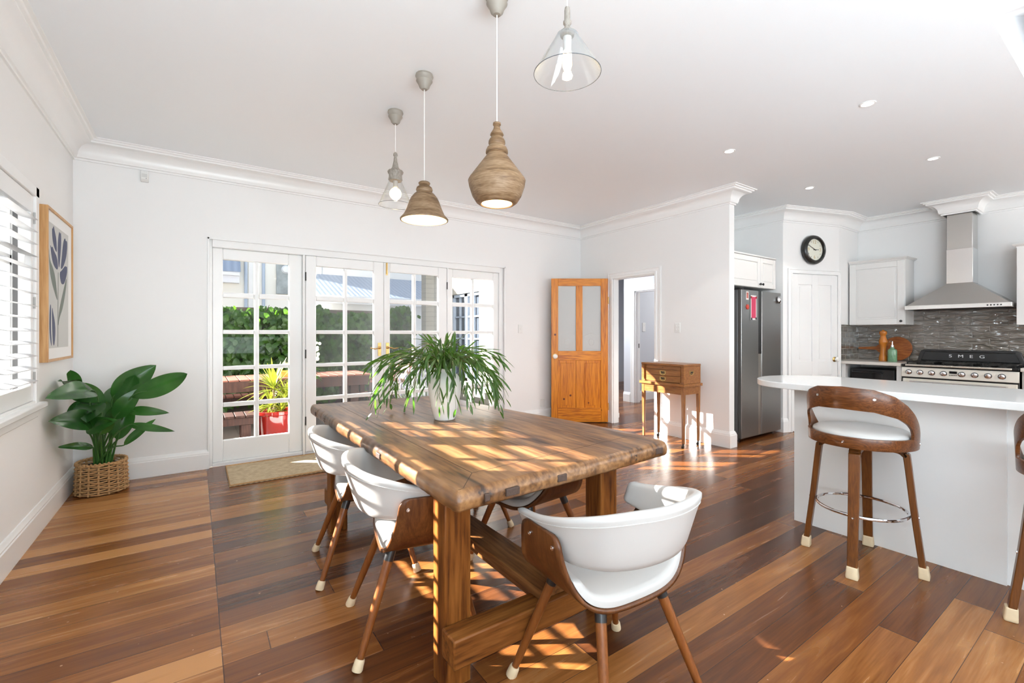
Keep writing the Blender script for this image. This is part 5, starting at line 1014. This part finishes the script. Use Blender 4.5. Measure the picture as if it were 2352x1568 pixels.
for li, (b0, t0, w_, sag) in enumerate(LEAVES):
    B = Vector(b0); T = Vector(t0); ax = T - B; L_ = ax.length
    view = (CAMV - (B + T) / 2).normalized(); up = Vector((0, 0, 1))
    nrm = (view * 1.0 + up * 0.18 + Vector((random.uniform(-.25, .25), random.uniform(-.25, .25), 0))).normalized()
    side = ax.normalized().cross(nrm).normalized(); nrm = side.cross(ax.normalized()).normalized()
    if nrm.dot(up) < 0: nrm = -nrm
    f = MB(); nu, nv = 16, 8
    def lfp(u_, v_, B=B, ax=ax, side=side, nrm=nrm, L_=L_, w_=w_, sag=sag, li=li):
        prof = (math.sin(PI * (u_ ** 0.85)) ** 0.75) if 0 < u_ < 1 else 0.0
        x = (v_ - 0.5) * 2
        hw = w_ * 0.5 * prof
        bend = nrm * (math.sin(PI * u_) * 0.06 * L_ - sag * u_ * u_ * 0.6)
        fold = nrm * (abs(x) * hw * 0.28 + 0.004 * math.sin(9 * u_ + li) * abs(x))
        rib = nrm * (0.0016 * math.sin(26 * (u_ - abs(x) * 0.35)) * (1 if 0.02 < abs(x) < 0.98 else 0))
        return B + ax * u_ + side * (x * hw) + bend + fold + rib
    f.grid(lfp, nu, nv); lw = f.v; f.v = [tuple(Vector((max(p[0], XL + 0.03), min(p[1], YB - 0.03), p[2])) - C0) for p in f.v]
    lo = f.build('leaf', LILY, pt, ang=80)
    a = 2 * PI * li / len(LEAVES); p0 = C0 + Vector((0.05 * math.cos(a), 0.05 * math.sin(a), 0.0)); m_ = p0.lerp(B, 0.55) + Vector((0, 0, 0.06))
    P_ = smoothpath([p0, m_, B, B + ax * 0.25 + nrm * (0.03 * L_)], 5)
    g = MB().tube([p - C0 for p in P_], [0.0085 - 0.006 * i / (len(P_) - 1) for i in range(len(P_))], 7)
    g.build('leaf_stalk', plain('lily_stalk', (0.045, 0.14, 0.025), 0.4), lo)

# ---------------------------------------------------------------- chest on stand by the hall door
cs = thing('chest_on_stand', 'small brown wooden chest with two drawers on four slim castored legs', 'cabinet', (4.395, 3.025, 0))
DX, DY = 0.315, 0.575
for x0 in (0.0, DX - 0.036):
    for y0 in (0.0, DY - 0.036):
        cxx, cyy = x0 + 0.018, y0 + 0.018
        f = MB(); f.rings([[(cxx + sx * 0.012, cyy + sy * 0.012, 0.045) for sx, sy in ((-1, -1), (1, -1), (1, 1), (-1, 1))], [(cxx + sx * 0.018, cyy + sy * 0.018, 0.672) for sx, sy in ((-1, -1), (1, -1), (1, 1), (-1, 1))]])
        lg = f.build('leg', CHESTL, cs, bevel=0.002)
        f = MB(); f.cyl((cxx, cyy, 0.058), (cxx - 0.012, cyy - 0.004, 0.026), 0.009, n=10); f.cyl((cxx - 0.016, cyy - 0.012, 0.0145), (cxx - 0.016, cyy + 0.006, 0.0145), 0.0145, n=14); f.build('caster', IRON, lg)
f = MB(); f.box(0.004, 0.018, 0.0365, DY - 0.0365, 0.585, 0.6715); f.box(DX - 0.018, DX - 0.004, 0.0365, DY - 0.0365, 0.585, 0.6715); f.box(0.0365, DX - 0.0365, 0.004, 0.018, 0.585, 0.6715); f.box(0.0365, DX - 0.0365, DY - 0.018, DY - 0.004, 0.585, 0.6715); f.build('apron', CHESTW, cs, smooth=False)
MB().box(-0.02, DX + 0.01, -0.02, DY + 0.02, 0.6725, 0.704).build('stand_top', CHESTW, cs, bevel=0.003)
f = MB(); f.box(0.028, DX, 0.0, DY, 0.7045, 0.895); f.box(0.0, 0.028, 0.0, 0.035, 0.7045, 0.895); f.box(0.0, 0.028, DY - 0.035, DY, 0.7045, 0.895); f.box(-0.004, 0.028, 0.035, 0.05, 0.7045, 0.722); f.box(-0.004, 0.028, DY - 0.05, DY - 0.035, 0.7045, 0.722); f.build('chest_body', CHESTW, cs, bevel=0.002, smooth=False)
MB().box(-0.004, DX + 0.002, -0.003, DY + 0.003, 0.8955, 0.921).build('chest_lid', CHESTW, cs, bevel=0.004)
MB().box(0.018, 0.0275, 0.052, DY - 0.052, 0.850, 0.894).build('lock_rail', CHESTW, cs, bevel=0.002)
MB().box(0.0172, 0.0185, DY / 2 - 0.003, DY / 2 + 0.003, 0.865, 0.878).build('keyhole', BLACK, cs)
def recess_pull(par, M):
    M = M @ Matrix.Diagonal((1.25, 1.45, 1.0, 1.0))
    MB().prism([(math.cos(PI + PI * i / 12) * 0.032, -0.004 + math.sin(PI + PI * i / 12) * 0.016) for i in range(13)] + [(0.032, 0.014), (-0.032, 0.014)], 0, 0.0022, lambda a, b_, h: M @ Vector((a, b_, h))).build('pull_plate', BRASS, par, bevel=0.0006)
    f = MB(); f.prism([(math.cos(PI + PI * i / 12) * 0.024, -0.002 + math.sin(PI + PI * i / 12) * 0.011) for i in range(13)] + [(0.024, 0.009), (-0.024, 0.009)], 0.0023, 0.0028, lambda a, b_, h: M @ Vector((a, b_, h))); f.build('pull_recess', IRON, par)
    f = MB(); f.tube([M @ Vector((-0.024, 0.006, 0.004)), M @ Vector((-0.014, -0.005, 0.007)), M @ Vector((0.014, -0.005, 0.007)), M @ Vector((0.024, 0.006, 0.004))], 0.003, 6); f.build('pull_handle', BRASS, par)
Mfront = lambda y, z: Matrix.Translation((0.0175, y, z)) @ Matrix(((0, 0, -1, 0), (-1, 0, 0, 0), (0, 1, 0, 0), (0, 0, 0, 1)))
for z0, z1 in ((0.784, 0.846), (0.712, 0.780)):
    dw = MB().box(0.018, 0.0275, 0.052, DY - 0.052, z0, z1).build('drawer', CHESTW, cs, bevel=0.002); recess_pull(dw, Mfront(DY / 2, (z0 + z1) / 2))
recess_pull(cs, Matrix.Translation((DX * 0.45, -0.0005, 0.825)) @ Matrix.Rotation(PI / 2, 4, 'X'))

# ---------------------------------------------------------------- mat, switches, sensor, hall pieces
MATM = weave_mat('jute_weave', (0.25, 0.175, 0.10), (0.66, 0.53, 0.35), 160, 260)
f = MB(); f.box(0.225, 1.36, 4.395, 5.075, 0.0, 0.011); o = f.build('doormat', MATM, bevel=0.004); tag(o, 'flat woven jute mat on the floor inside the french doors', 'mat')
f = MB(); f.tube([(0.232, 4.402, 0.009), (1.353, 4.402, 0.009), (1.353, 5.068, 0.009), (0.232, 5.068, 0.009)], 0.009, 6, True); f.build('mat_border', WICK, o)
WP = plain('switch_plastic', (0.82, 0.82, 0.80), 0.3)
def plate(name, label, cat, M, w_, h, rockers):
    o = thing(name, label, cat, (0, 0, 0)); o.matrix_world = M
    MB().box(-w_ / 2, w_ / 2, -h / 2, h / 2, 0, 0.009).build('cover_plate', WP, o, bevel=0.003)
    for x, y in rockers: MB().box(x - 0.006, x + 0.006, y - 0.011, y + 0.011, 0.0091, 0.0125).build('rocker', WP, o, bevel=0.0015)
    return o
def frame_m(loc, xax, zax):
    x = Vector(xax); z = Vector(zax); y = z.cross(x); M = Matrix((x, y, z)).transposed().to_4x4(); M.translation = Vector(loc); return M
plate('light_switch', 'white light switch on the back wall right of the french doors', 'light switch', frame_m((3.702, YB, 1.33), (1, 0, 0), (0, -1, 0)), 0.072, 0.115, [(0, 0.0)])
plate('light_switch', 'white four-gang light switch above the chest on stand', 'light switch', frame_m((XD, 3.415, 1.335), (0, -1, 0), (-1, 0, 0)), 0.074, 0.118, [(-0.014, 0.022), (0.014, 0.022), (-0.014, -0.022), (0.014, -0.022)])
plate('wall_outlet', 'white wall outlet low on the back wall beside the pine door', 'outlet', frame_m((4.10, YB, 0.27), (1, 0, 0), (0, -1, 0)), 0.075, 0.115, [(-0.015, 0.03), (0.015, 0.03)])
plate('thermostat', 'small white thermostat on the grey wall inside the hall', 'thermostat', frame_m((7.02, 5.70, 1.385), (1, 0, 0), (0, -1, 0)), 0.085, 0.17, [(0, 0.03)])
ms = thing('motion_sensor', 'small white motion sensor under the cornice on the back wall', 'sensor', (-0.368, YB, 2.59))
f = MB(); f.prism([(0.0, 0.0), (-0.028, 0.0), (-0.045, 0.02), (-0.045, 0.075), (-0.03, 0.098), (0.0, 0.098)], -0.027, 0.027, lambda a, b_, h: (h, a, b_)); f.build('sensor_body', WP, ms, bevel=0.006)
MB().box(-0.018, 0.018, -0.0475, -0.0455, 0.035, 0.066).build('sensor_window', plain('sensor_lens', (0.70, 0.70, 0.68), 0.2), ms, bevel=0.002)
MB().lathe([(0.003, 0), (0.003, 0.002), (0, 0.002)], 8, mat=Matrix.Translation((0.012, -0.0452, 0.026)) @ Matrix.Rotation(PI / 2, 4, 'X')).build('indicator', BLACK, ms)
f = MB(); RI = 40
f.rings([[((rr + (0.0025 if i % 2 else 0)) * math.cos(2 * PI * i / RI), (rr + (0.0025 if i % 2 else 0)) * math.sin(2 * PI * i / RI), z) for i in range(RI)] for rr, z in ((0.040, 0.0), (0.045, 0.003), (0.045, 0.062), (0.042, 0.066))])
o = f.build('ribbed_jar', WP, loc=(5.21, 4.745, 0), ang=20); tag(o, 'small white ribbed jar with dark top on the hall floor beside the pine door', 'jar')
MB().lathe([(0.0, 0.0665), (0.038, 0.0665), (0.036, 0.078), (0.0, 0.08)], 20).build('jar_lid', BLACK, o)

# ---------------------------------------------------------------- outdoors
GR = MB(); GR.box(-9, XD - 0.02, YB + 0.26, 30, -0.20, -0.06); GR.box(-9, XL - 0.26, -6, YB + 0.26, -0.20, -0.06)
struct(GR.build('paving_ground', brick_paint('brown_paving', (0.22, 0.17, 0.135), 0.23, 0.115, 'X', 0.4), smooth=False))
FEN = MB(); FEN.box(-6, 3.5, 8.75, 8.80, -0.06, 1.70); o = FEN.build('boundary_fence', plain('old_fence_timber', (0.10, 0.08, 0.065), 0.8, var=0.4, bscale=12)); o['kind'] = 'structure'; o['label'] = 'timber fence behind the ivy'; o['category'] = 'fence'
SF = MB(); SF.box(-4.1, -4.0, -2.0, 8.5, -0.06, 2.35); o = SF.build('added_side_fence', plain('added_fence_paint', (0.62, 0.66, 0.72), 0.7)); tag(o, 'pale side fence added to tone down the bright sky behind the shutter louvres', 'fence', kind='structure')  # added panel that hides bright sky behind the lower louvres
rg = random.Random(5)
IVY = leaf_mat('ivy_leaf', (0.012, 0.042, 0.006), (0.050, 0.125, 0.012), 6, 0.30, 0.4, (0.11, 0.27, 0.012))
IVD = plain('ivy_twig', (0.055, 0.035, 0.022), 0.8)
hg = thing('ivy_hedge', 'thick green ivy covering the fence beyond the outdoor table', 'hedge', (-1.0, 8.70, 0))
f = MB()
for i in range(7500):
    x = rg.uniform(-1.6, 4.55); top_ = 1.78 + 0.07 * math.sin(x * 3.1) + 0.05 * math.sin(x * 7.7) - (0.12 if x > 1.6 else 0)
    z = rg.uniform(0.02, 1.0) ** 0.8 * top_; dep = -abs(rg.gauss(0, 0.13)) - 0.02
    if z > top_ - 0.12: dep += 0.06
    s_ = rg.uniform(0.045, 0.085); M = Matrix.Translation((x, dep, z)) @ Euler((rg.uniform(-1.0, 0.5), rg.uniform(-0.6, 0.6), rg.uniform(-0.8, 0.8))).to_matrix().to_4x4()
    f.add([M @ Vector(p) for p in ((0, 0, -s_), (-s_ * 0.75, -0.006, -s_ * 0.1), (0, -s_ * 0.2, s_ * 0.1), (s_ * 0.75, -0.006, -s_ * 0.1), (-s_ * 0.45, 0, s_ * 0.7), (s_ * 0.45, 0, s_ * 0.7), (0, 0.004, s_ * 1.05))], [(0, 2, 1), (0, 3, 2), (1, 2, 4), (3, 5, 2), (2, 6, 4), (2, 5, 6)])
lv = f.build('ivy_leaves', IVY, hg, smooth=False); lv['kind'] = 'stuff'
f = MB()
for i in range(60):
    x = rg.uniform(-1.5, 4.4); z = rg.uniform(0.1, 1.5); P_ = [Vector((x, -0.05, z))]
    d_ = Vector((rg.uniform(-1, 1), -0.1, rg.uniform(-0.6, 1))).normalized()
    for k in range(5): P_.append(P_[-1] + d_ * 0.09 + Vector((rg.uniform(-.02, .02), rg.uniform(-.015, .005), rg.uniform(-.02, .02))))
    f.tube(P_, 0.005, 5)
f.build('ivy_twigs', IVD, hg)['kind'] = 'stuff'
RED = wood('red_stained_timber', [(0.25, (0.16, 0.060, 0.040)), (0.5, (0.25, 0.098, 0.066)), (0.75, (0.34, 0.145, 0.10))], 'X', 12, 0.1, 0.55)
REDD = wood('shaded_red_timber', [(0.25, (0.030, 0.013, 0.009)), (0.5, (0.055, 0.023, 0.016)), (0.75, (0.085, 0.037, 0.025))], 'Z', 12, 0.1, 0.55)  # darker copy of the red timber, with shade put into the colour
pk = thing('outdoor_table', 'long red-stained slatted outdoor table beyond the french doors', 'table', (0.75, 6.72, -0.06))
for k in range(22):
    x0 = -1.22 + 0.113 * k; MB().box(x0, x0 + 0.103, -0.37, 0.37, 0.745, 0.765).build('top_slat', RED, pk, bevel=0.003)
f = MB(); f.box(-1.20, 1.25, -0.372, -0.315, 0.615, 0.7445); f.box(-1.18, 1.24, 0.315, 0.36, 0.615, 0.7445); f.build('top_frame', REDD, pk, bevel=0.003)
for x0 in (-1.10, 1.00):
    for y0 in (-0.31, 0.20): MB().box(x0, x0 + 0.11, y0, y0 + 0.11, 0, 0.744).build('leg', REDD, pk, bevel=0.003)
for lab, y0, x0 in (('red-stained slatted bench on the far side of the outdoor table', 7.48, -0.62), ('timber bench with shade put into its colour, close outside the left side window', 5.70, -0.62)):
    b_ = thing('outdoor_bench', lab, 'bench', (x0, y0, -0.06), 0, 'benches at the outdoor table')
    nsl = 12 if y0 < 6 else 22
    for k in range(nsl): MB().box(0.0 + 0.096 * k, 0.086 + 0.096 * k, -0.16, 0.16, 0.435, 0.46).build('seat_slat', RED if y0 > 6 else REDD, b_, bevel=0.003)  # near bench slats use the dark copy in place of shade
    wd = 0.096 * nsl - 0.01
    f = MB(); f.box(0.02, wd - 0.02, -0.15, -0.105, 0.36, 0.4345); f.box(0.02, wd - 0.02, 0.105, 0.15, 0.36, 0.4345); f.build('seat_rail', REDD, b_, bevel=0.003)
    for q in (0.04, wd - 0.13):
        for yy in (-0.145, 0.055): MB().box(q, q + 0.09, yy, yy + 0.09, 0, 0.359).build('leg', REDD, b_, bevel=0.003)
gc = thing('garden_chair', 'red-stained garden chair with slanted back at the end of the outdoor table', 'chair', (2.28, 6.78, -0.06))
f = MB(); f.box(-0.25, 0.25, -0.25, 0.25, 0.41, 0.44); f.build('seat', RED, gc, bevel=0.004)
Mt = Matrix.Translation((0.20, 0, 0.40)) @ Matrix.Rotation(R(24), 4, 'Y')
for y0 in (-0.25, 0.18): MB().box(-0.03, 0.03, y0, y0 + 0.07, -0.36, 0.56, Mt).build('back_post', RED, gc, bevel=0.004)
for z0 in (0.10, 0.24, 0.38): MB().box(-0.012, 0.012, -0.18, 0.18, z0, z0 + 0.10, Mt).build('back_slat', REDD, gc, bevel=0.003)
for y0 in (-0.25, 0.18): MB().box(-0.24, -0.17, y0, y0 + 0.07, 0, 0.62).build('front_leg', REDD, gc, bevel=0.004)
for y0 in (-0.25, 0.18): MB().box(-0.26, 0.26, y0 - 0.01, y0 + 0.08, 0.6205, 0.65).build('armrest', RED, gc, bevel=0.004)
rp = thing('plant_pot', 'glossy red pot outside the left side window', 'pot', (0.745, 5.74, -0.06))
MB().lathe([(0.0, 0.0), (0.155, 0.0), (0.165, 0.01), (0.192, 0.42), (0.205, 0.43), (0.206, 0.462), (0.198, 0.466), (0.186, 0.455), (0.18, 0.40), (0.0, 0.40)], 48).build('pot_wall', plain('red_glaze', (0.25, 0.014, 0.010), 0.07, spec=0.8, coat=0.6), rp, ang=40)
MB().lathe([(0.0, 0.401), (0.179, 0.401), (0, 0.406)], 28).build('soil', plain('pot_soil', (0.03, 0.02, 0.013), 0.95), rp)
dp = thing('dracaena', 'yellow and green striped spiky plant in the glossy red pot', 'plant', (0.745, 5.74, 0.34))
f = MB(); g = MB()
DRA = leaf_mat('striped_leaf', (0.07, 0.16, 0.012), (0.38, 0.36, 0.06), 30, 0.30, 0.35, (0.40, 0.45, 0.03))
for hx, hy, hz, n_, L0 in ((-0.03, -0.03, 0.30, 46, 0.36), (0.11, 0.02, 0.20, 40, 0.30), (-0.05, 0.06, 0.10, 34, 0.26), (0.04, -0.10, 0.06, 30, 0.24)):
    g.tube([(hx * 0.3, hy * 0.3, 0.0), (hx * 0.8, hy * 0.8, hz * 0.5), (hx, hy, hz)], 0.012, 8)
    for i in range(n_):
        a = rg.uniform(0, 2 * PI); e = rg.uniform(-0.15, 1.35)
        strap(f, (hx, hy, hz), (math.cos(a) * math.cos(e), math.sin(a) * math.cos(e), math.sin(e)), L0 * rg.uniform(0.7, 1.1), 0.022, rg.uniform(0.2, 0.9), 0)
f.build('foliage', DRA, dp, ang=80); g.build('cane', plain('dracaena_cane', (0.25, 0.18, 0.10), 0.8), dp)
wf = thing('white_flower_shrub', 'white flower cluster seen through the right pane of the left side window', 'shrub', (1.18, 6.15, -0.06))
f = MB(); g = MB()
for i in range(60):
    c_ = (rg.gauss(0, 0.055), rg.gauss(0, 0.055), 1.06 + rg.gauss(0, 0.06)); g.sphere(c_, rg.uniform(0.015, 0.03), 6, 4)
for i in range(70):
    a = rg.uniform(0, 2 * PI); e = rg.uniform(-0.4, 1.0); strap(f, (rg.gauss(0, .03), rg.gauss(0, .03), rg.uniform(0.7, 1.0)), (math.cos(a) * math.cos(e), math.sin(a) * math.cos(e), math.sin(e)), 0.13, 0.035, 0.6, 0)
g.build('flower', plain('white_petals', (0.85, 0.84, 0.76), 0.6), wf); f.build('foliage', IVY, wf, ang=80); MB().tube([(0, 0, 0), (0.01, 0, 0.5), (0, 0, 1.0)], 0.012, 6).build('stem', IVD, wf)
bs = thing('garden_basket', 'small orange basket with hooped handle on the outdoor table', 'basket', (0.98, 6.55, 0.706))
MB().lathe([(0.0, 0), (0.10, 0), (0.115, 0.07), (0.108, 0.07), (0.095, 0.01), (0, 0.01)], 24).build('basket_bowl', plain('orange_cane', (0.62, 0.33, 0.06), 0.6, bump=0.6, bscale=60), bs)
MB().tube([(0.10 * math.cos(PI * i / 14), 0, 0.06 + 0.11 * math.sin(PI * i / 14)) for i in range(15)], 0.008, 6).build('handle', plain('pale_cane', (0.62, 0.45, 0.22), 0.6), bs)
lb = thing('lavender_bush', 'grey lavender bush behind the right french door leaf', 'shrub', (2.60, 5.86, -0.06))
f = MB(); g = MB()
for i in range(420):
    a = rg.uniform(0, 2 * PI); e = rg.uniform(0.75, 1.5); L0 = rg.uniform(0.55, 0.95); d_ = Vector((math.cos(a) * math.cos(e) * 0.8, math.sin(a) * math.cos(e) * 0.8, math.sin(e)))
    strap(f, (d_.x * 0.1, d_.y * 0.1, 0), d_, L0, 0.011, rg.uniform(0.05, 0.3), rg.uniform(-1, 1))
    if i % 2: q = d_ * (L0 * 0.93); g.sphere((q.x, q.y, q.z), 0.013, 6, 4, (1, 1, 2.8))
f.build('foliage', leaf_mat('lavender_leaf', (0.16, 0.20, 0.14), (0.28, 0.32, 0.24), 8, 0.25, 0.6), lb, ang=80); g.build('flower_spike', plain('lavender_flower', (0.32, 0.30, 0.38), 0.8), lb)
# wing of the house on the right with its window
hw = thing('house_wing', 'cream painted brick wing of the house seen through the right side window', 'building', (3.60, 5.40, -0.06))
CRB = brick_paint('cream_painted_brick', (0.28, 0.27, 0.235), bump=0.8)
f = MB(); wy0, wy1, wz0, wz1 = 0.68, 1.62, 0.55, 1.98
f.box(0, 0.22, 0.0, wy0, 0, 4.2); f.box(0, 0.22, wy1, 2.3, 0, 4.2); f.box(0, 0.22, wy0, wy1, 0, wz0); f.box(0, 0.22, wy0, wy1, wz1, 4.2); f.box(-0.16, 0.22, 2.301, 2.5, 0, 4.2); f.build('brick_wall', CRB, hw, smooth=False)
f = MB(); f.box(0.03, 0.10, wy0, wy0 + 0.05, wz0, wz1); f.box(0.03, 0.10, wy1 - 0.05, wy1, wz0, wz1); f.box(0.03, 0.10, wy0, wy1, wz0, wz0 + 0.05); f.box(0.03, 0.10, wy0, wy1, wz1 - 0.05, wz1); f.box(0.03, 0.10, (wy0 + wy1) / 2 - 0.05, (wy0 + wy1) / 2 + 0.05, wz0, wz1)
for q in (wy0 + 0.235, wy1 - 0.235): f.box(0.04, 0.09, q - 0.012, q + 0.012, wz0, wz1)
for z in (0.88, 1.24, 1.60): f.box(0.04, 0.09, wy0, wy1, z - 0.012, z + 0.012)
wi = f.build('window', plain('blue_white_paint', (0.26, 0.31, 0.38), 0.4), hw, smooth=False)
MB().box(0.075, 0.08, wy0 + 0.01, wy1 - 0.01, wz0 + 0.01, wz1 - 0.01).build('pane', plain('dark_glass', (0.05, 0.06, 0.075), 0.05), wi)
MB().box(-0.06, 0.03, wy0 - 0.05, wy1 + 0.05, wz0 - 0.06, wz0 - 0.001).build('sill', CRB, hw)
# neighbours over the fence
nb = thing('neighbour_house', 'tall cream neighbouring house beyond the ivy, behind the left side window', 'building', (-4.0, 12.5, -0.06))
CREAMW = plain('cream_render', (0.88, 0.87, 0.80), 0.8)
MB().box(0, 6.5, 0, 0.4, 0, 6.0).build('wall', CREAMW, nb)
BLUEM = stripe_mat('blue_grey_steel', (0.22, 0.28, 0.38), (0.28, 0.34, 0.45), 'X', 7)
f = MB(); f.box(3.6, 4.83, -0.30, -0.002, 2.66, 2.74); f.box(3.6, 4.83, -0.22, -0.002, 2.50, 2.659); f.build('awning_gutter', plain('white_gutter', (0.78, 0.80, 0.84), 0.5), nb)
f = MB(); f.add([(3.6, -0.32, 2.742), (4.85, -0.32, 2.742), (4.85, 0, 3.30), (3.6, 0, 3.30), (3.6, -0.32, 2.762), (4.85, -0.32, 2.762), (4.85, 0, 3.32), (3.6, 0, 3.32)], [(0, 1, 2, 3), (7, 6, 5, 4), (0, 4, 5, 1), (1, 5, 6, 2), (2, 6, 7, 3), (3, 7, 4, 0)]); f.build('awning_roof', BLUEM, nb)
for x in (4.97, 5.34): MB().cyl((x, -0.06, 0.5), (x, -0.06, 6.0), 0.035).build('downpipe', plain('pale_blue_pipe', (0.42, 0.50, 0.60), 0.5), nb)
MB().box(5.03, 5.12, -0.03, -0.001, 0.5, 6.0).build('corner_board', plain('corner_white', (0.8, 0.8, 0.78), 0.6), nb)
MB().box(5.62, 5.98, -0.10, -0.001, 2.30, 3.06).build('wall_panel', plain('weathered_panel', (0.36, 0.40, 0.40), 0.8, var=0.6, bscale=5), nb)
MB().lathe([(0.0, 0.02), (0.09, 0.02), (0.10, 0.0), (0.07, 0.05), (0, 0.06)], 20, mat=Matrix.Translation((5.82, -0.102, 2.90)) @ Matrix.Rotation(PI / 2, 4, 'X')).build('round_vent', plain('vent_white', (0.75, 0.78, 0.80), 0.5), nb)
n2 = thing('neighbour_house', 'white neighbouring house with pale blue corrugated roof behind the french door leaves', 'building', (3.05, 14.4, -0.06))
f = MB(); f.prism([(0, 0), (5, 0), (5, 2.5), (0, 2.5)], 0, 4.0, lambda a, b_, h: (a, h, b_)); f.build('wall', plain('pale_render', (0.66, 0.66, 0.64), 0.8), n2)
f = MB(); zr0, zr1 = 2.38, 3.32; f.add([(-0.4, -0.45, zr0), (5.2, -0.45, zr0), (5.2, 2.2, zr1), (0.35, 2.2, zr1), (-0.4, -0.45, zr0 + .05), (5.2, -0.45, zr0 + .05), (5.2, 2.2, zr1 + .05), (0.35, 2.2, zr1 + .05)], [(0, 1, 2, 3), (7, 6, 5, 4), (0, 4, 5, 1), (1, 5, 6, 2), (2, 6, 7, 3), (3, 7, 4, 0)]); f.build('roof', BLUEM, n2)
f = MB(); f.box(-0.4, 5.2, -0.56, -0.452, zr0 - 0.08, zr0 + 0.06); f.box(-0.35, 5.2, -0.44, -0.2, zr0 - 0.16, zr0 - 0.085); f.build('gutter', plain('gutter_white', (0.7, 0.72, 0.74), 0.5), n2)
f = MB(); f.box(-1.2, 9.0, 2.6, 2.8, 0, 6.5); f.build('gable_wall', plain('white_render', (0.85, 0.85, 0.84), 0.8), n2)
f = MB(); f.box(0.25, 0.95, 2.5, 2.599, 3.25, 3.36); f.build('window_ledge', plain('white_ledge', (0.8, 0.82, 0.85), 0.5), n2)
MB().cyl((0.55, 2.53, 3.37), (0.55, 2.53, 6.4), 0.035).build('downpipe', plain('white_pipe', (0.72, 0.74, 0.76), 0.5), n2)
